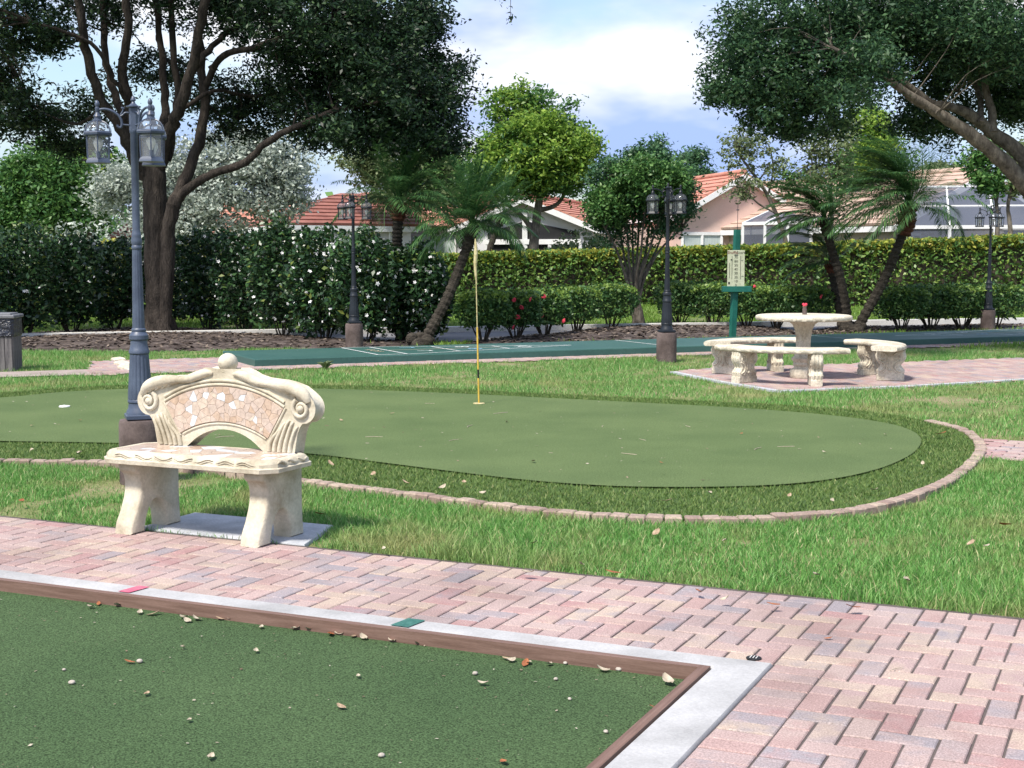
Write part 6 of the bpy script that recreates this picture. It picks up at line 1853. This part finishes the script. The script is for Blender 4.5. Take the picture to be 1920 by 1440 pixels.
for px, py in ((275, 1305), (355, 1355), (905, 1286), (944, 1433), (480, 1225), (395, 1425), (243, 1245), (1225, 1330), (672, 1272), (343, 1218), (640, 1330)):
    x, y = gp(px, py, CZ)
    drop(random.choice(LEAVES), 'fallen_leaf', x, y, CZ + 0.010, 'dry leaf scattered on the open dark green court carpet', 'leaf', 'dry leaves scattered on the court carpet', random.uniform(0.45, 0.72), 0.2)
for px, py in ((891, 1266), (1042, 1276), (1068, 1313), (120, 1258), (262, 1243), (715, 1420), (135, 1283), (1160, 1258), (885, 1221), (1060, 1246), (1136, 1375), (440, 1162)):
    x, y = gp(px, py, CZ)
    drop(PEB, 'pebble', x, y, CZ + 0.002, 'small pale pebble on the dark green court carpet', 'pebble', 'pebbles on the court carpet', random.uniform(0.6, 1.05), 0.1)
x, y = gp(1252, 1284, CZ)
drop(LEAVES[1], 'fallen_leaf', x, y, CZ + 0.016, 'large pale crumpled leaf in the corner of the court boards', 'leaf', None, 1.1, 0.4)
for px, py in ((1205, 825), (1420, 842), (1475, 838), (1180, 852), (850, 826), (700, 820), (1130, 800), (420, 860 - 40), (805, 757), (940, 775), (880, 800), (1290, 800)):
    x, y = gp(px, py, 0.022)
    drop(TWIG, 'twig', x, y, 0.023, 'pale dry twig lying on the putting green', 'twig', 'twigs on the putting green', random.uniform(0.8, 1.5), 0.0)
for px, py in ((735, 777), (950, 793), (1660, 757 + 60), (1390, 815), (60, 800), (150, 790), (1240, 870), (1545, 850), (1000, 868), (640, 790)):
    x, y = gp(px, py, 0.022)
    drop(random.choice(LEAVES), 'fallen_leaf', x, y, 0.034, 'little dry leaf on the putting green surface', 'leaf', 'dry leaves on the putting green', random.uniform(0.5, 0.9), 0.2)
for px, py in ((760, 905), (830, 915), (905, 925), (1020, 914), (1105, 945), (1250, 940), (1480, 930), (1640, 920), (700, 890), (1730, 870), (620, 870), (1330, 925), (60, 845), (150, 850), (870, 905), (1560, 940)):
    x, y = gp(px, py, 0.045)
    drop(random.choice(LEAVES), 'fallen_leaf', x, y, 0.050, 'dry leaf caught in the turf collar of the putting green', 'leaf', 'dry leaves in the turf collar', random.uniform(0.7, 1.2), 0.5)
x, y = gp(1765, 815, 0.045)
drop(LEAVES[2], 'fallen_leaf', x, y, 0.055, 'large rust brown leaf in the turf collar near the brick walk', 'leaf', None, 1.7, 0.3)
for px, py in ((1150, 1075), (1090, 1060), (1360, 1015), (1885, 985), (1850, 1025), (1360, 1125), (1450, 1135), (1820, 1020), (720, 1030), (1530, 1080), (990, 1075), (40, 940), (600, 965), (1310, 1110), (1700, 1090), (1600, 1140), (1000, 1020), (1230, 1000)):
    x, y = gp(px, py, 0.03)
    drop(random.choice(LEAVES), 'fallen_leaf', x, y, 0.035, 'dry leaf lying in the lawn grass beside the herringbone path', 'leaf', 'dry leaves in the near lawn', random.uniform(0.7, 1.2), 0.5)
x, y = gp(1680, 1257, 0)
drop(TWIG, 'twig', x, y, 0.004, 'short dark twig lying on the herringbone bricks', 'twig', None, 0.6, 0.0)
x, y = gp(1553, 1200, 0)
drop(LEAVES[2], 'fallen_leaf', x, y, 0.008, 'small dark shrivelled leaf stuck in a brick joint', 'leaf', None, 0.5, 0.3)
# pale weed rosettes by the court walk
for k, (px, py) in enumerate(((610, 690), (490, 684))):
    x, y = gp(px, py)
    w_ = MB()
    for q in range(12):
        a = q * 2.4; el = 0.5 + 0.4 * (q % 3) / 2
        w_.tube([(0, 0, 0), (0.06 * math.cos(a), 0.06 * math.sin(a), 0.08 * el + .03), (0.12 * math.cos(a), 0.12 * math.sin(a), 0.10 * el + .03)], [0.006, 0.018, 0.003], 5)
    tag(w_.build('weed', M['olive'], None, 60, loc=(x, y, GZ)), ('pale weed rosette in front of the green court slab', 'small dry weed at the slab end of the brick walk')[k], 'weed')

# fine specks of dust, seed and leaf crumbs on the two carpets
def specks(name, poly_fn, n, z, lo, hi, label):
    g = np.random.default_rng(len(name))
    x, y = poly_fn(g, n)
    m = len(x)
    C = np.stack([x, y, np.full(m, z)], 1)
    a = g.uniform(0, 6.28, m); l = g.uniform(lo, hi, m) * (0.4 + g.random(m) ** 3 * 1.6); w = l * g.uniform(0.25, 0.8, m)
    d = np.stack([np.cos(a), np.sin(a), g.uniform(-.2, .2, m)], 1) * l[:, None]; q = np.stack([-np.sin(a), np.cos(a), g.uniform(-.2, .2, m)], 1) * w[:, None]
    tag(obj(name, np_mesh(name, np.stack([C - d - q, C + d - q, C + d + q, C - d + q], 1), 4, M['crumb'])), label, 'debris', kind='stuff')
M['crumb'] = leafmat('dry_crumbs', [(0, (0.10, 0.075, 0.05)), (0.45, (0.26, 0.21, 0.15)), (1, (0.50, 0.46, 0.38))], trans=0, rough=0.9, spec=0.1)
def near_pts(g, n):
    u = g.uniform(-6, -0.25, n); v = -0.2 - np.abs(g.normal(size=n)) * 1.1 - 0.0
    k = (v > -4)
    u, v = u[k], v[k]
    return C0[0] + UX * u + VX * v, C0[1] + UY * u + VY * v
specks('court_crumbs', near_pts, 900, CZ + 0.006, 0.0018, 0.0045, 'fine dry crumbs and dust specks on the near court carpet')
def green_pts(g, n):
    x = g.uniform(-5.5, 4, n); y = g.uniform(8, 16.5, n)
    k = in_poly(x, y, inner_s)
    return x[k], y[k]
specks('green_crumbs', green_pts, 1500, 0.027, 0.003, 0.009, 'fine dry crumbs and leaf bits on the putting green')
